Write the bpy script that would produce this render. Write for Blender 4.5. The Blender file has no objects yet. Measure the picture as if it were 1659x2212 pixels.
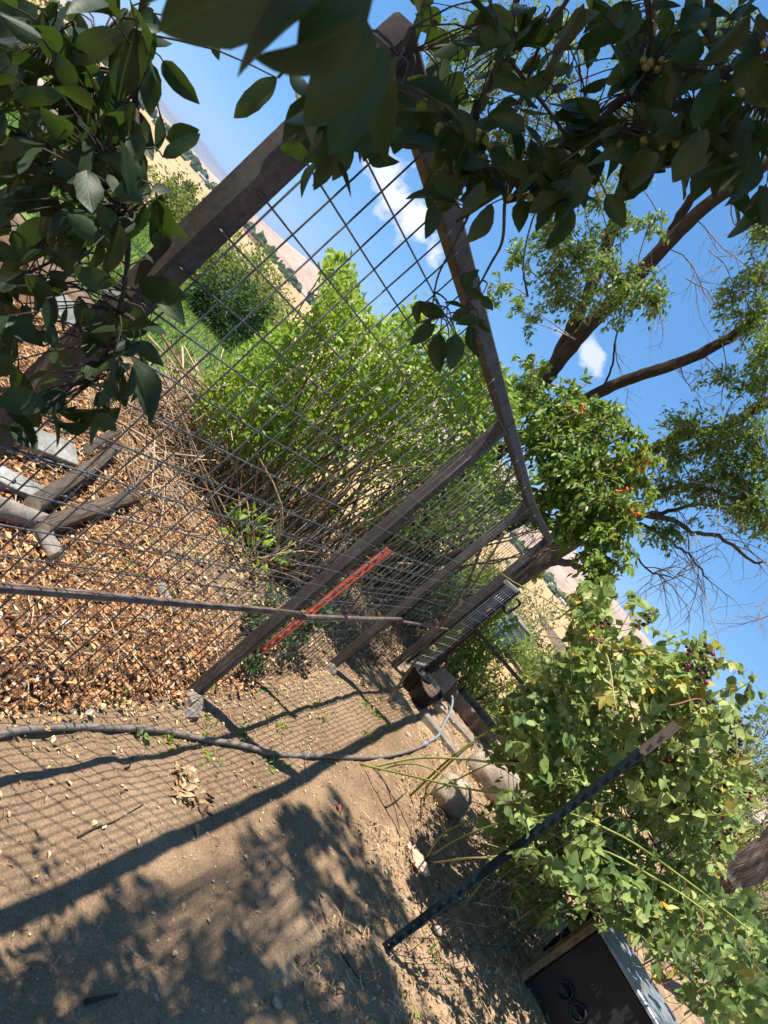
import bpy, math, random
import numpy as np
from mathutils import Vector, Matrix, noise as mnoise
rng = np.random.default_rng(11)
random.seed(5)
sc = bpy.context.scene
col = sc.collection

# ------------------------------------------------------------------ camera, sky, sun, exposure
EYE = np.array([0.0, 0.0, 1.55]); PITCH = math.radians(7.3); ROLL = math.radians(49.6); FPX = 1530.0
_r = np.array([1.0, 0, 0]); _f = np.array([0, math.cos(PITCH), -math.sin(PITCH)]); _u = np.array([0, math.sin(PITCH), math.cos(PITCH)])
AX = math.cos(ROLL)*_r + math.sin(ROLL)*_u
AY = -math.sin(ROLL)*_r + math.cos(ROLL)*_u
cam = bpy.data.cameras.new('camera'); camo = bpy.data.objects.new('camera', cam); col.objects.link(camo)
camo.matrix_world = Matrix(((AX[0], AY[0], -_f[0], EYE[0]), (AX[1], AY[1], -_f[1], EYE[1]), (AX[2], AY[2], -_f[2], EYE[2]), (0, 0, 0, 1)))
cam.sensor_fit = 'VERTICAL'; cam.sensor_height = 24.0; cam.lens = 24.0*FPX/2212.0
cam.clip_start = 0.02; cam.clip_end = 60000
cam.dof.use_dof = True; cam.dof.focus_distance = 4.0; cam.dof.aperture_fstop = 10.0
sc.camera = camo

SUNV = Vector((-0.368, -0.132, 1.0)).normalized()       # towards the sun
SUN_EL = math.asin(SUNV.z); SUN_AZ = math.atan2(SUNV.x, SUNV.y)
world = bpy.data.worlds.new('World'); sc.world = world; world.use_nodes = True
wn = world.node_tree; wn.nodes.clear()
wo = wn.nodes.new('ShaderNodeOutputWorld'); bg = wn.nodes.new('ShaderNodeBackground')
sky = wn.nodes.new('ShaderNodeTexSky'); sky.sky_type = 'NISHITA'; sky.sun_disc = False
sky.sun_elevation = SUN_EL; sky.sun_rotation = SUN_AZ; sky.altitude = 1600; sky.air_density = 1.0; sky.dust_density = 0.05; sky.ozone_density = 3.0
bg.inputs['Strength'].default_value = 0.088
wn.links.new(bg.outputs[0], wo.inputs['Surface'])
sun = bpy.data.lights.new('sun', 'SUN'); suno = bpy.data.objects.new('sun', sun); col.objects.link(suno)
sun.energy = 5.0; sun.angle = math.radians(0.53); sun.color = (1.0, 0.945, 0.85)
suno.rotation_euler = SUNV.to_track_quat('Z', 'Y').to_euler()
sc.view_settings.view_transform = 'Standard'; sc.view_settings.look = 'None'; sc.view_settings.gamma = 1.0
sc.view_settings.use_curve_mapping = False
sc.view_settings.exposure = 0.92
sc.cycles.max_bounces = 8; sc.cycles.transparent_max_bounces = 8; sc.cycles.volume_bounces = 0
sc.cycles.use_adaptive_sampling = True; sc.cycles.adaptive_threshold = 0.02
sc.cycles.use_denoising = True

# ------------------------------------------------------------------ survey: bearing of a sighted point at a given forward distance
def ray(x, y): return AX*(x-829.5)/FPX + AY*(1106-y)/FPX + _f
def sv(x, y, Y):
    q = ray(x, y); return EYE + q*(Y/q[1])
def gp(x, y, z=0.0):
    q = ray(x, y); return EYE + q*((z-EYE[2])/q[2])
def svn(xy, Y):
    xy = np.asarray(xy, float); Y = np.asarray(Y, float)
    q = AX[None]*((xy[:, :1]-829.5)/FPX) + AY[None]*((1106-xy[:, 1:2])/FPX) + _f[None]
    return EYE[None] + q*(Y[:, None]/q[:, 1:2])
def in_poly(P, poly):
    poly = np.asarray(poly, float); x, y = P[:, 0], P[:, 1]; ins = np.zeros(len(P), bool)
    j = len(poly)-1
    for i in range(len(poly)):
        xi, yi = poly[i]; xj, yj = poly[j]
        c = ((yi > y) != (yj > y)) & (x < (xj-xi)*(y-yi)/(yj-yi+1e-9)+xi)
        ins ^= c; j = i
    return ins
def poly_pts(poly, n):
    a = np.asarray(poly, float); lo, hi = a.min(0), a.max(0); out = np.zeros((0, 2))
    while len(out) < n:
        p = lo + rng.random((n*2, 2))*(hi-lo); out = np.vstack([out, p[in_poly(p, poly)]])
    return out[:n]

# ------------------------------------------------------------------ clouds in the sky texture (directions of real clouds)
def world_clouds():
    N, L = wn.nodes, wn.links
    tc = N.new('ShaderNodeTexCoord')
    def m(op, a, b=None, c=None):
        n = N.new('ShaderNodeMath'); n.operation = op
        for i, v in enumerate((a, b, c)):
            if v is None: continue
            if isinstance(v, (int, float)): n.inputs[i].default_value = v
            else: L.new(v, n.inputs[i])
        return n.outputs[0]
    ns = N.new('ShaderNodeTexNoise'); ns.inputs['Scale'].default_value = 24; ns.inputs['Detail'].default_value = 7; ns.inputs['Roughness'].default_value = 0.62
    L.new(tc.outputs['Generated'], ns.inputs['Vector'])
    total = None
    W = lambda x, y: Vector(ray(x, y)).normalized()
    list_ = [(W(875, 450), W(925, 525), 0.075, 0.030, 1.0), (W(828, 368), W(850, 410), 0.042, 0.024, 0.95), (W(1282, 765), W(1290, 800), 0.030, 0.015, 0.75), (W(770, 290), W(800, 330), 0.03, 0.009, 0.45), (W(1215, 722), W(1240, 735), 0.02, 0.006, 0.35),
             (Vector((-.8, .3, .35)).normalized(), Vector((-.8, .35, .35)).normalized(), .2, .05, .8), (Vector((.7, -.5, .4)).normalized(), Vector((.75, -.5, .4)).normalized(), .2, .06, .8), (Vector((.2, -.9, .3)).normalized(), Vector((.3, -.9, .3)).normalized(), .25, .06, .8)]
    for c, c2, a, b, amp in list_:
        t = (c2-c); t = (t - c*t.dot(c)).normalized(); s = c.cross(t)
        def dot(v):
            d = N.new('ShaderNodeVectorMath'); d.operation = 'DOT_PRODUCT'; d.inputs[1].default_value = v; L.new(tc.outputs['Generated'], d.inputs[0]); return d.outputs['Value']
        x = m('DIVIDE', dot(t), a); y = m('DIVIDE', dot(s), b)
        r2 = m('ADD', m('MULTIPLY', x, x), m('MULTIPLY', y, y))
        fall = m('SUBTRACT', 1.0, m('SQRT', r2))
        dens = m('ADD', fall, m('MULTIPLY', m('SUBTRACT', ns.outputs['Fac'], 0.5), 3.2))
        n = N.new('ShaderNodeMath'); n.operation = 'MULTIPLY'; n.use_clamp = True; L.new(dens, n.inputs[0]); n.inputs[1].default_value = 1.6
        front = m('GREATER_THAN', dot(c), 0.0)
        near = m('LESS_THAN', r2, 4.0)
        k = m('MULTIPLY', m('MULTIPLY', m('MULTIPLY', n.outputs[0], front), near), amp)
        total = k if total is None else m('MAXIMUM', total, k)
    mix = N.new('ShaderNodeMix'); mix.data_type = 'RGBA'
    hs = N.new('ShaderNodeHueSaturation'); hs.inputs['Saturation'].default_value = 1.3; L.new(sky.outputs[0], hs.inputs['Color'])
    tint = N.new('ShaderNodeMix'); tint.data_type = 'RGBA'; tint.inputs['Factor'].default_value = 0.6; L.new(hs.outputs[0], tint.inputs['A']); tint.inputs['B'].default_value = (1.15, 2.75, 5.6, 1)
    L.new(total, mix.inputs['Factor']); L.new(tint.outputs['Result'], mix.inputs['A'])
    mix.inputs['B'].default_value = (6.4, 6.5, 6.7, 1)
    L.new(mix.outputs['Result'], bg.inputs['Color'])
world_clouds()

# ------------------------------------------------------------------ mesh builder
class MB:
    def __init__(self): self.V = []; self.Q = []; self.T = []; self.R = []; self.U = []; self.n = 0; self.MQ = []; self.MT = []
    def add(self, V, Q=None, T=None, rnd=0.5, uv=None, mat=0):
        V = np.asarray(V, float).reshape(-1, 3); k = len(V)
        self.V.append(V); self.R.append(np.broadcast_to(np.asarray(rnd, float), (k,)).copy())
        self.U.append(np.zeros((k, 2)) if uv is None else np.asarray(uv, float).reshape(-1, 2))
        if Q is not None and len(Q): self.Q.append(np.asarray(Q, int)+self.n); self.MQ.append(np.full(len(Q), mat))
        if T is not None and len(T): self.T.append(np.asarray(T, int)+self.n); self.MT.append(np.full(len(T), mat))
        self.n += k; return self
    def build(self, name, mats, parent=None, smooth=True):
        V = np.vstack(self.V); me = bpy.data.meshes.new(name)
        Q = np.vstack(self.Q) if self.Q else np.zeros((0, 4), int); T = np.vstack(self.T) if self.T else np.zeros((0, 3), int)
        nl = Q.size+T.size
        me.vertices.add(len(V)); me.vertices.foreach_set('co', V.astype(np.float32).ravel())
        me.loops.add(nl); me.loops.foreach_set('vertex_index', np.concatenate([Q.ravel(), T.ravel()]).astype(np.int32))
        me.polygons.add(len(Q)+len(T))
        st = np.concatenate([np.arange(len(Q))*4, Q.size+np.arange(len(T))*3])
        me.polygons.foreach_set('loop_start', st.astype(np.int32))
        mi = np.concatenate([np.concatenate(self.MQ) if self.MQ else np.zeros(0), np.concatenate(self.MT) if self.MT else np.zeros(0)])
        me.polygons.foreach_set('material_index', mi.astype(np.int32))
        me.polygons.foreach_set('use_smooth', np.full(len(st), smooth))
        a = me.attributes.new('rnd', 'FLOAT', 'POINT'); a.data.foreach_set('value', np.concatenate(self.R).astype(np.float32))
        a = me.attributes.new('luv', 'FLOAT2', 'POINT'); a.data.foreach_set('vector', np.vstack(self.U).astype(np.float32).ravel())
        me.update(calc_edges=True); me.validate()
        for m in (mats if isinstance(mats, (list, tuple)) else [mats]): me.materials.append(m)
        o = bpy.data.objects.new(name, me); col.objects.link(o)
        if parent is not None: o.parent = parent
        return o
def tag(o, label=None, cat=None, group=None, kind=None):
    if label: o['label'] = label
    if cat: o['category'] = cat
    if group: o['group'] = group
    if kind: o['kind'] = kind
    return o
def thing(name, label, cat, group=None, loc=(0, 0, 0)):
    o = bpy.data.objects.new(name, None); col.objects.link(o); o.empty_display_size = .1; o.location = loc
    return tag(o, label, cat, group)
def local(o, parent_loc):   # child built in world coordinates under an empty standing at parent_loc
    o.location = (-parent_loc[0], -parent_loc[1], -parent_loc[2]); return o

def box_vf(cx, cy, cz, sx, sy, sz, rot=0.0, bev=0.0):
    x, y, z = sx/2, sy/2, sz/2
    if bev <= 0:
        V = np.array([(-x, -y, -z), (x, -y, -z), (x, y, -z), (-x, y, -z), (-x, -y, z), (x, -y, z), (x, y, z), (-x, y, z)])
        Q = [(0, 3, 2, 1), (4, 5, 6, 7), (0, 1, 5, 4), (1, 2, 6, 5), (2, 3, 7, 6), (3, 0, 4, 7)]
    else:
        b = bev; prof = [(-x+b, -y), (x-b, -y), (x, -y+b), (x, y-b), (x-b, y), (-x+b, y), (-x, y-b), (-x, -y+b)]
        inn = [(px*(1-b/x), py*(1-b/y)) for px, py in prof]
        rings = [(-z, inn), (-z+b, prof), (z-b, prof), (z, inn)]
        V = np.array([(px, py, zz) for zz, pr in rings for px, py in pr]); Q = []
        for r in range(3):
            for i in range(8): j = (i+1) % 8; Q.append((r*8+i, r*8+j, (r+1)*8+j, (r+1)*8+i))
        Q += [(24, 25, 26, 27), (24, 27, 28, 31), (28, 29, 30, 31), (3, 2, 1, 0), (7, 4, 3, 0), (7, 6, 5, 4)]
    c, s = math.cos(rot), math.sin(rot)
    V = V @ np.array([[c, s, 0], [-s, c, 0], [0, 0, 1]]) + np.array([cx, cy, cz])
    return V, Q
def tube_vf(P, R, k=6, cap=True, uvs=1.0):
    P = np.asarray(P, float); n = len(P); R = np.broadcast_to(np.asarray(R, float), (n,))
    T = np.gradient(P, axis=0); T /= np.linalg.norm(T, axis=1)[:, None]+1e-9
    ref = np.array([0.0, 0, 1]) if abs(T[0][2]) < .9 else np.array([1.0, 0, 0])
    A = np.cross(T, ref); bad = np.linalg.norm(A, axis=1) < 1e-3; A[bad] = np.cross(T[bad], np.array([0, 1.0, .3]))
    A /= np.linalg.norm(A, axis=1)[:, None]; B = np.cross(T, A)
    an = np.arange(k)*2*math.pi/k
    V = P[:, None, :] + R[:, None, None]*(np.cos(an)[None, :, None]*A[:, None, :]+np.sin(an)[None, :, None]*B[:, None, :])
    le = np.concatenate([[0], np.cumsum(np.linalg.norm(np.diff(P, axis=0), axis=1))])
    uv = np.stack([np.broadcast_to(np.abs(np.arange(k)/k-.5)*2, (n, k)), np.broadcast_to(le[:, None], (n, k))], -1)
    i = np.arange(n-1)[:, None]*k; j = np.arange(k)[None]; j2 = (j+1) % k
    Q = np.stack([i+j, i+j2, i+k+j2, i+k+j], -1).reshape(-1, 4)
    V = V.reshape(-1, 3); uv = uv.reshape(-1, 2); Tt = []
    if cap:
        V = np.vstack([V, P[:1], P[-1:]]); uv = np.vstack([uv, [[0, 0]], [[0, le[-1]]]]); a, b = n*k, n*k+1
        for q in range(k): Tt.append((a, (q+1) % k, q)); Tt.append((b, (n-1)*k+q, (n-1)*k+(q+1) % k))
    return V, Q, Tt, uv
def add_tube(mb, P, R, k=6, rnd=.5, mat=0, cap=True):
    V, Q, T, uv = tube_vf(P, R, k, cap); mb.add(V, Q, T, rnd, uv, mat)
def smooth_line(P, n):
    P = np.asarray(P, float); k = len(P); t = np.linspace(0, k-1, n); out = []
    Pp = np.vstack([2*P[0]-P[1], P, 2*P[-1]-P[-2]])
    for s in t:
        i = min(int(s), k-2); f = s-i; a, b, c, d = Pp[i], Pp[i+1], Pp[i+2], Pp[i+3]
        out.append(.5*((2*b)+(c-a)*f+(2*a-5*b+4*c-d)*f*f+(3*b-a-3*c+d)*f**3))
    return np.array(out)
def ico_vf(sub=1):
    import bmesh
    bm = bmesh.new(); bmesh.ops.create_icosphere(bm, subdivisions=sub, radius=1.0); bm.verts.ensure_lookup_table()
    V = np.array([v.co[:] for v in bm.verts]); T = np.array([[v.index for v in f.verts] for f in bm.faces]); bm.free(); return V, T
ICO0 = ico_vf(1); ICO2 = ico_vf(3); ICO3 = ico_vf(4)

# ------------------------------------------------------------------ leaves
def leaf_base(kind):
    """unit-length leaf along +Y, face up +Z"""
    if kind == 'ovate': ts = [0, .12, .32, .55, .78, .93, 1.0]; w = [.012, .15, .255, .25, .155, .06, 0.004]; curl = .10; fold = .10
    elif kind == 'near': ts = [0, .05, .12, .22, .34, .46, .58, .70, .81, .90, .96, 1.0]; w = [.010, .065, .125, .180, .218, .232, .226, .200, .150, .092, .045, .003]; curl = .14; fold = .09
    elif kind == 'round': ts = [0, .1, .3, .55, .8, .94, 1.0]; w = [.02, .22, .36, .36, .22, .09, .005]; curl = .12; fold = .12
    elif kind == 'mid': ts = [0, .3, .65, 1.0]; w = [.01, .2, .17, .004]; curl = .12; fold = .12
    elif kind == 'lance': ts = [0, .35, 1.0]; w = [.01, .13, .004]; curl = .15; fold = .07
    elif kind == 'blade': ts = [0, .55, 1.0]; w = [.02, .018, .002]; curl = .25; fold = .0
    else: ts = [0, .4, 1.0]; w = [.01, .24, .004]; curl = .10; fold = .10
    V = []; U = []; Q = []
    for t, ww in zip(ts, w):
        z = -curl*(t*t)
        V += [(-ww, t, z+fold*ww/.25), (0, t, z), (ww, t, z+fold*ww/.25)]; U += [(-ww*2, t), (0, t), (ww*2, t)]
    for i in range(len(ts)-1):
        a = i*3; Q += [(a, a+1, a+4, a+3), (a+1, a+2, a+5, a+4)]
    return np.array(V), np.array(Q), np.array(U)
LB = {k: leaf_base(k) for k in ('near', 'ovate', 'round', 'mid', 'lance', 'blade', 'small')}
def norm(a): return a/(np.linalg.norm(a, axis=-1, keepdims=True)+1e-9)
def frames(D, Nn):
    D = norm(D); X = norm(np.cross(D, Nn)); Z = np.cross(X, D); return X, D, Z
def add_leaves(mb, P, D, Nn, S, kind, rnd, wid=None, mat=0):
    V0, Q0, U0 = LB[kind]; N = len(P); X, Dd, Z = frames(D, Nn)
    wid = np.ones(N) if wid is None else wid
    v = V0[None]*np.ones((N, 1, 1)); v = v.copy(); v[:, :, 0] *= wid[:, None]
    v[:, :, 2] *= (0.4+1.4*rng.random(N))[:, None]
    W = (v[:, :, :1]*X[:, None]+v[:, :, 1:2]*Dd[:, None]+v[:, :, 2:3]*Z[:, None])*S[:, None, None]+P[:, None]
    k = len(V0); Q = (Q0[None]+(np.arange(N)*k)[:, None, None]).reshape(-1, 4)
    mb.add(W.reshape(-1, 3), Q, None, np.repeat(rnd, k), np.tile(U0, (N, 1)), mat)
VAR = {}
def leaf_variants(kind, mats, n=10, key=''):
    kk = (kind, key)
    if kk not in VAR:
        out = []
        for i in range(n):
            mb = MB(); V0, Q0, U0 = LB[kind]; v = V0.copy(); v[:, 2] *= .4+1.6*random.random(); v[:, 0] *= .85+.35*random.random()
            v[:, 0] += .12*(random.random()-.5)*np.sin(v[:, 1]*3); v[:, 2] += .04*np.sin(v[:, 1]*8+i)*v[:, 0]/.2; v[:, 0] *= 1+.05*np.sin(v[:, 1]*23+i*2)
            mb.add(v, Q0, None, i/(n-1), U0); o = mb.build('leaf', mats); me = o.data; bpy.data.objects.remove(o); out.append(me)
        VAR[kk] = out
    return VAR[kk]
def leaf_parts(parent, ploc, P, D, Nn, S, kind, mats, key='', rnd=None):
    X, Dd, Z = frames(D, Nn); vs = leaf_variants(kind, mats, key=key)
    for i in range(len(P)):
        me = vs[int(rnd[i]*(len(vs)-1)+.5)] if rnd is not None else random.choice(vs)
        o = bpy.data.objects.new('leaf', me); s = float(S[i])
        o.matrix_local = Matrix(((X[i][0]*s, Dd[i][0]*s, Z[i][0]*s, P[i][0]-ploc[0]), (X[i][1]*s, Dd[i][1]*s, Z[i][1]*s, P[i][1]-ploc[1]), (X[i][2]*s, Dd[i][2]*s, Z[i][2]*s, P[i][2]-ploc[2]), (0, 0, 0, 1)))
        col.objects.link(o); o.parent = parent
def rand_dir(n): return norm(rng.normal(size=(n, 3)))

# ------------------------------------------------------------------ materials
MATS = {}
def newmat(name):
    m = bpy.data.materials.new(name); m.use_nodes = True; nt = m.node_tree; b = nt.nodes['Principled BSDF']; MATS[name] = m; return m, nt, b
def node(nt, t, **k):
    n = nt.nodes.new(t)
    for a, v in k.items(): setattr(n, a, v)
    return n
def ramp(nt, fac, stops):
    n = nt.nodes.new('ShaderNodeValToRGB'); e = n.color_ramp.elements
    while len(e) < len(stops): e.new(0.5)
    for i, (p, c) in enumerate(stops): e[i].position = p; e[i].color = (*c, 1)
    nt.links.new(fac, n.inputs[0]); return n.outputs[0]
def tex_noise(nt, scale, detail=5, rough=.6, vec=None, dist=0.0):
    n = nt.nodes.new('ShaderNodeTexNoise'); n.inputs['Scale'].default_value = scale; n.inputs['Detail'].default_value = detail; n.inputs['Roughness'].default_value = rough; n.inputs['Distortion'].default_value = dist
    if vec is not None: nt.links.new(vec, n.inputs['Vector'])
    return n
def objco(nt):
    n = nt.nodes.new('ShaderNodeNewGeometry'); return n.outputs['Position']
def bump(nt, b, h, strength=.4, dist=.01):
    n = nt.nodes.new('ShaderNodeBump'); n.inputs['Strength'].default_value = strength; n.inputs['Distance'].default_value = dist
    nt.links.new(h, n.inputs['Height']); nt.links.new(n.outputs[0], b.inputs['Normal']); return n
def mixc(nt, fac, a, b, blend='MIX'):
    n = nt.nodes.new('ShaderNodeMix'); n.data_type = 'RGBA'; n.blend_type = blend
    for s, v in (('Factor', fac), ('A', a), ('B', b)):
        if isinstance(v, (int, float)): n.inputs[s].default_value = v
        elif isinstance(v, tuple): n.inputs[s].default_value = (*v, 1)
        else: nt.links.new(v, n.inputs[s])
    return n.outputs['Result']
def mat_leaf(name, stops, transl=.4, tcol=(.30, .42, .05), rough=.45, vein=.5, vcol=(.16, .22, .07)):
    m, nt, b = newmat(name)
    at = node(nt, 'ShaderNodeAttribute', attribute_name='rnd'); uv = node(nt, 'ShaderNodeAttribute', attribute_name='luv')
    c = ramp(nt, at.outputs['Fac'], stops)
    nz = tex_noise(nt, 60, 3, vec=objco(nt)); c = mixc(nt, .35, c, ramp(nt, nz.outputs['Fac'], [(.3, (.35, .35, .35)), (.7, (.9, .9, .9))]), 'OVERLAY')
    if vein > 0:
        sx = node(nt, 'ShaderNodeSeparateXYZ'); nt.links.new(uv.outputs['Vector'], sx.inputs[0])
        ab = node(nt, 'ShaderNodeMath', operation='ABSOLUTE'); nt.links.new(sx.outputs['X'], ab.inputs[0])
        mid = node(nt, 'ShaderNodeMapRange'); mid.inputs[1].default_value = .0; mid.inputs[2].default_value = .05; mid.inputs[3].default_value = vein; mid.inputs[4].default_value = 0; nt.links.new(ab.outputs[0], mid.inputs[0])
        ma = node(nt, 'ShaderNodeMath', operation='MULTIPLY_ADD'); nt.links.new(ab.outputs[0], ma.inputs[0]); ma.inputs[1].default_value = -.9; nt.links.new(sx.outputs['Y'], ma.inputs[2])
        sn = node(nt, 'ShaderNodeMath', operation='MULTIPLY'); nt.links.new(ma.outputs[0], sn.inputs[0]); sn.inputs[1].default_value = 50
        si = node(nt, 'ShaderNodeMath', operation='SINE'); nt.links.new(sn.outputs[0], si.inputs[0])
        side = node(nt, 'ShaderNodeMapRange'); side.inputs[1].default_value = .8; side.inputs[2].default_value = 1.; side.inputs[3].default_value = 0; side.inputs[4].default_value = vein*.5; nt.links.new(si.outputs[0], side.inputs[0])
        mx = node(nt, 'ShaderNodeMath', operation='MAXIMUM'); nt.links.new(mid.outputs[0], mx.inputs[0]); nt.links.new(side.outputs[0], mx.inputs[1])
        c = mixc(nt, mx.outputs[0], c, vcol)
        bump(nt, b, mx.outputs[0], .3, -.002)
    nt.links.new(c, b.inputs['Base Color']); b.inputs['Roughness'].default_value = rough; b.inputs['Specular IOR Level'].default_value = .35
    tr = node(nt, 'ShaderNodeBsdfTranslucent'); tc = mixc(nt, .55, c, tcol); nt.links.new(tc, tr.inputs['Color'])
    ms = node(nt, 'ShaderNodeMixShader'); ms.inputs[0].default_value = transl
    nt.links.new(b.outputs[0], ms.inputs[1]); nt.links.new(tr.outputs[0], ms.inputs[2]); nt.links.new(ms.outputs[0], nt.nodes['Material Output'].inputs['Surface'])
    return m
def mat_noise(name, stops, scale=20, rough=.8, bstr=.4, bdist=.01, metallic=0.0, detail=6, fine=None, spec=.3, coat=0):
    m, nt, b = newmat(name); pos = objco(nt); nz = tex_noise(nt, scale, detail, vec=pos)
    c = ramp(nt, nz.outputs['Fac'], stops)
    if fine:
        n2 = tex_noise(nt, fine, 4, vec=pos); c = mixc(nt, .5, c, ramp(nt, n2.outputs['Fac'], [(.3, (.25,)*3), (.7, (.8,)*3)]), 'OVERLAY')
    at = node(nt, 'ShaderNodeAttribute', attribute_name='rnd')
    c = mixc(nt, .6, c, ramp(nt, at.outputs['Fac'], [(0, (.3,)*3), (1, (.7,)*3)]), 'OVERLAY')
    nt.links.new(c, b.inputs['Base Color']); b.inputs['Roughness'].default_value = rough; b.inputs['Metallic'].default_value = metallic; b.inputs['Specular IOR Level'].default_value = spec
    if bstr: bump(nt, b, nz.outputs['Fac'], bstr, bdist)
    return m
def mat_rand(name, stops, rough=.8, scale=80, transl=0):
    m, nt, b = newmat(name); at = node(nt, 'ShaderNodeAttribute', attribute_name='rnd'); c = ramp(nt, at.outputs['Fac'], stops)
    nz = tex_noise(nt, scale, 4, vec=objco(nt)); c = mixc(nt, .5, c, ramp(nt, nz.outputs['Fac'], [(.3, (.28,)*3), (.7, (.75,)*3)]), 'OVERLAY')
    nt.links.new(c, b.inputs['Base Color']); b.inputs['Roughness'].default_value = rough; b.inputs['Specular IOR Level'].default_value = .25
    return m
def mat_bark(name, a, bcol, scale=1.0):
    m, nt, b = newmat(name); uv = node(nt, 'ShaderNodeAttribute', attribute_name='luv'); mp = node(nt, 'ShaderNodeMapping'); mp.inputs['Scale'].default_value = (20*scale, 3.2*scale, 1)
    nt.links.new(uv.outputs['Vector'], mp.inputs['Vector']); pos = objco(nt)
    nz = tex_noise(nt, 1.1, 8, .7, mp.outputs[0], .25); vo = node(nt, 'ShaderNodeTexVoronoi', feature='DISTANCE_TO_EDGE'); vo.inputs['Scale'].default_value = 1.5; nt.links.new(mp.outputs[0], vo.inputs['Vector'])
    mr = node(nt, 'ShaderNodeMapRange'); mr.inputs[2].default_value = .25; nt.links.new(vo.outputs['Distance'], mr.inputs[0])
    h = mixc(nt, .35, nz.outputs['Fac'], mr.outputs[0]); c = ramp(nt, h, [(.2, a), (.75, bcol)])
    n2 = tex_noise(nt, 40, 5, vec=pos); c = mixc(nt, .4, c, ramp(nt, n2.outputs['Fac'], [(.3, (.3,)*3), (.7, (.75,)*3)]), 'OVERLAY')
    nt.links.new(c, b.inputs['Base Color']); b.inputs['Roughness'].default_value = .9; b.inputs['Specular IOR Level'].default_value = .2; bump(nt, b, h, .9, .02); return m

m_wire = mat_noise('galvanised_wire', [(.3, (.07, .075, .08)), (.7, (.17, .175, .18))], 30, .5, .15, .001, metallic=.6)
m_dwire = mat_noise('dark_wire', [(.3, (.03, .03, .03)), (.7, (.07, .06, .055))], 30, .6, .15, .001, metallic=.4)
m_post = mat_noise('weathered_steel', [(.25, (.04, .032, .027)), (.55, (.085, .072, .062)), (.8, (.16, .138, .118))], 9, .6, .25, .002, metallic=.35, fine=90)
m_pipe = mat_noise('rusty_pipe', [(.3, (.10, .06, .045)), (.6, (.19, .14, .11)), (.8, (.28, .22, .17))], 14, .7, .3, .002, metallic=.2, fine=120)
m_red = mat_noise('red_paint', [(.3, (.30, .055, .03)), (.7, (.50, .11, .06))], 14, .55, .2, .002, fine=90)
m_gpaint = mat_noise('dark_green_paint', [(.3, (.004, .010, .012)), (.7, (.008, .022, .026))], 12, .6, .2, .001, spec=.25)
m_tpaint = mat_noise('tan_paint', [(.3, (.09, .072, .052)), (.7, (.15, .125, .095))], 14, .5, .2, .001)
m_dmetal = mat_noise('dark_frame_metal', [(.3, (.025, .025, .028)), (.7, (.07, .066, .065))], 12, .45, .2, .002, metallic=.4)
m_brown = mat_noise('brown_rail_paint', [(.3, (.05, .03, .025)), (.7, (.11, .07, .055))], 15, .5, .2, .002, metallic=.2)
m_conc = mat_noise('concrete', [(.3, (.15, .12, .095)), (.7, (.26, .22, .18))], 25, .9, .5, .01, fine=160)
m_stone = mat_noise('boulder_stone', [(.25, (.20, .155, .115)), (.5, (.34, .27, .20)), (.8, (.46, .38, .29))], 6, .85, .6, .02, fine=70)
m_pink = mat_noise('pink_stone', [(.3, (.40, .27, .22)), (.7, (.55, .42, .36))], 5, .9, .6, .03)
m_black = mat_noise('black_enamel', [(.3, (.010, .010, .011)), (.7, (.024, .024, .026))], 8, .4, .1, .002, spec=.4, fine=60)
m_stovetop = mat_noise('worn_grey_metal', [(.3, (.20, .23, .26)), (.7, (.42, .46, .50))], 16, .45, .2, .002, metallic=.5)
m_rust = mat_noise('rusty_side', [(.3, (.11, .07, .03)), (.6, (.24, .17, .09)), (.8, (.36, .28, .18))], 10, .7, .4, .005, fine=80)
m_gwood = mat_noise('grey_wood', [(.3, (.13, .11, .092)), (.7, (.29, .25, .21))], 12, .9, .6, .01, fine=90)
m_wwood = mat_noise('white_wood', [(.3, (.17, .165, .15)), (.7, (.34, .33, .305))], 10, .8, .4, .01, fine=60)
m_ywood = mat_noise('pale_timber', [(.3, (.42, .33, .20)), (.7, (.62, .52, .34))], 10, .85, .4, .01, fine=60)
m_bwood = mat_noise('brown_timber', [(.3, (.10, .065, .045)), (.7, (.24, .17, .12))], 10, .9, .5, .01, fine=70)
m_hose = mat_noise('sun_bleached_hose', [(.3, (.13, .105, .085)), (.7, (.24, .20, .165))], 22, .6, .3, .003, fine=120)
m_hose2 = mat_noise('blue_grey_hose', [(.3, (.16, .18, .20)), (.7, (.28, .31, .34))], 22, .5, .2, .003)
m_pot = mat_noise('black_plastic', [(.3, (.012, .012, .012)), (.7, (.028, .026, .025))], 10, .6, .1, .002)
m_bag = mat_noise('tan_plastic', [(.3, (.62, .34, .20)), (.7, (.80, .52, .36))], 12, .45, .3, .004)
m_cut = mat_noise('cut_wood', [(.3, (.50, .36, .20)), (.7, (.68, .54, .34))], 30, .8, .2, .002)
m_bark = mat_bark('elm_bark', (.020, .014, .009), (.105, .075, .052))
m_bark2 = mat_bark('grey_bark', (.05, .036, .027), (.25, .19, .145))
m_twig = mat_noise('dark_twig', [(.3, (.025, .018, .014)), (.7, (.06, .045, .035))], 30, .8, .2, .002)
m_dead = mat_noise('dead_twig', [(.3, (.17, .13, .10)), (.7, (.36, .30, .24))], 20, .9, .2, .002)
m_stem = mat_rand('shrub_stem', [(0, (.10, .06, .035)), (.6, (.22, .14, .08)), (1, (.36, .25, .14))])
m_stick = mat_rand('stick_bark', [(0, (.12, .075, .045)), (.5, (.30, .20, .12)), (1, (.50, .38, .25))])
m_cane = mat_rand('green_cane', [(0, (.14, .16, .03)), (.5, (.30, .33, .07)), (.75, (.40, .36, .14)), (1, (.36, .22, .09))], .5)
m_rcane = mat_rand('red_cane', [(0, (.20, .07, .04)), (1, (.36, .17, .10))], .6)
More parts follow.
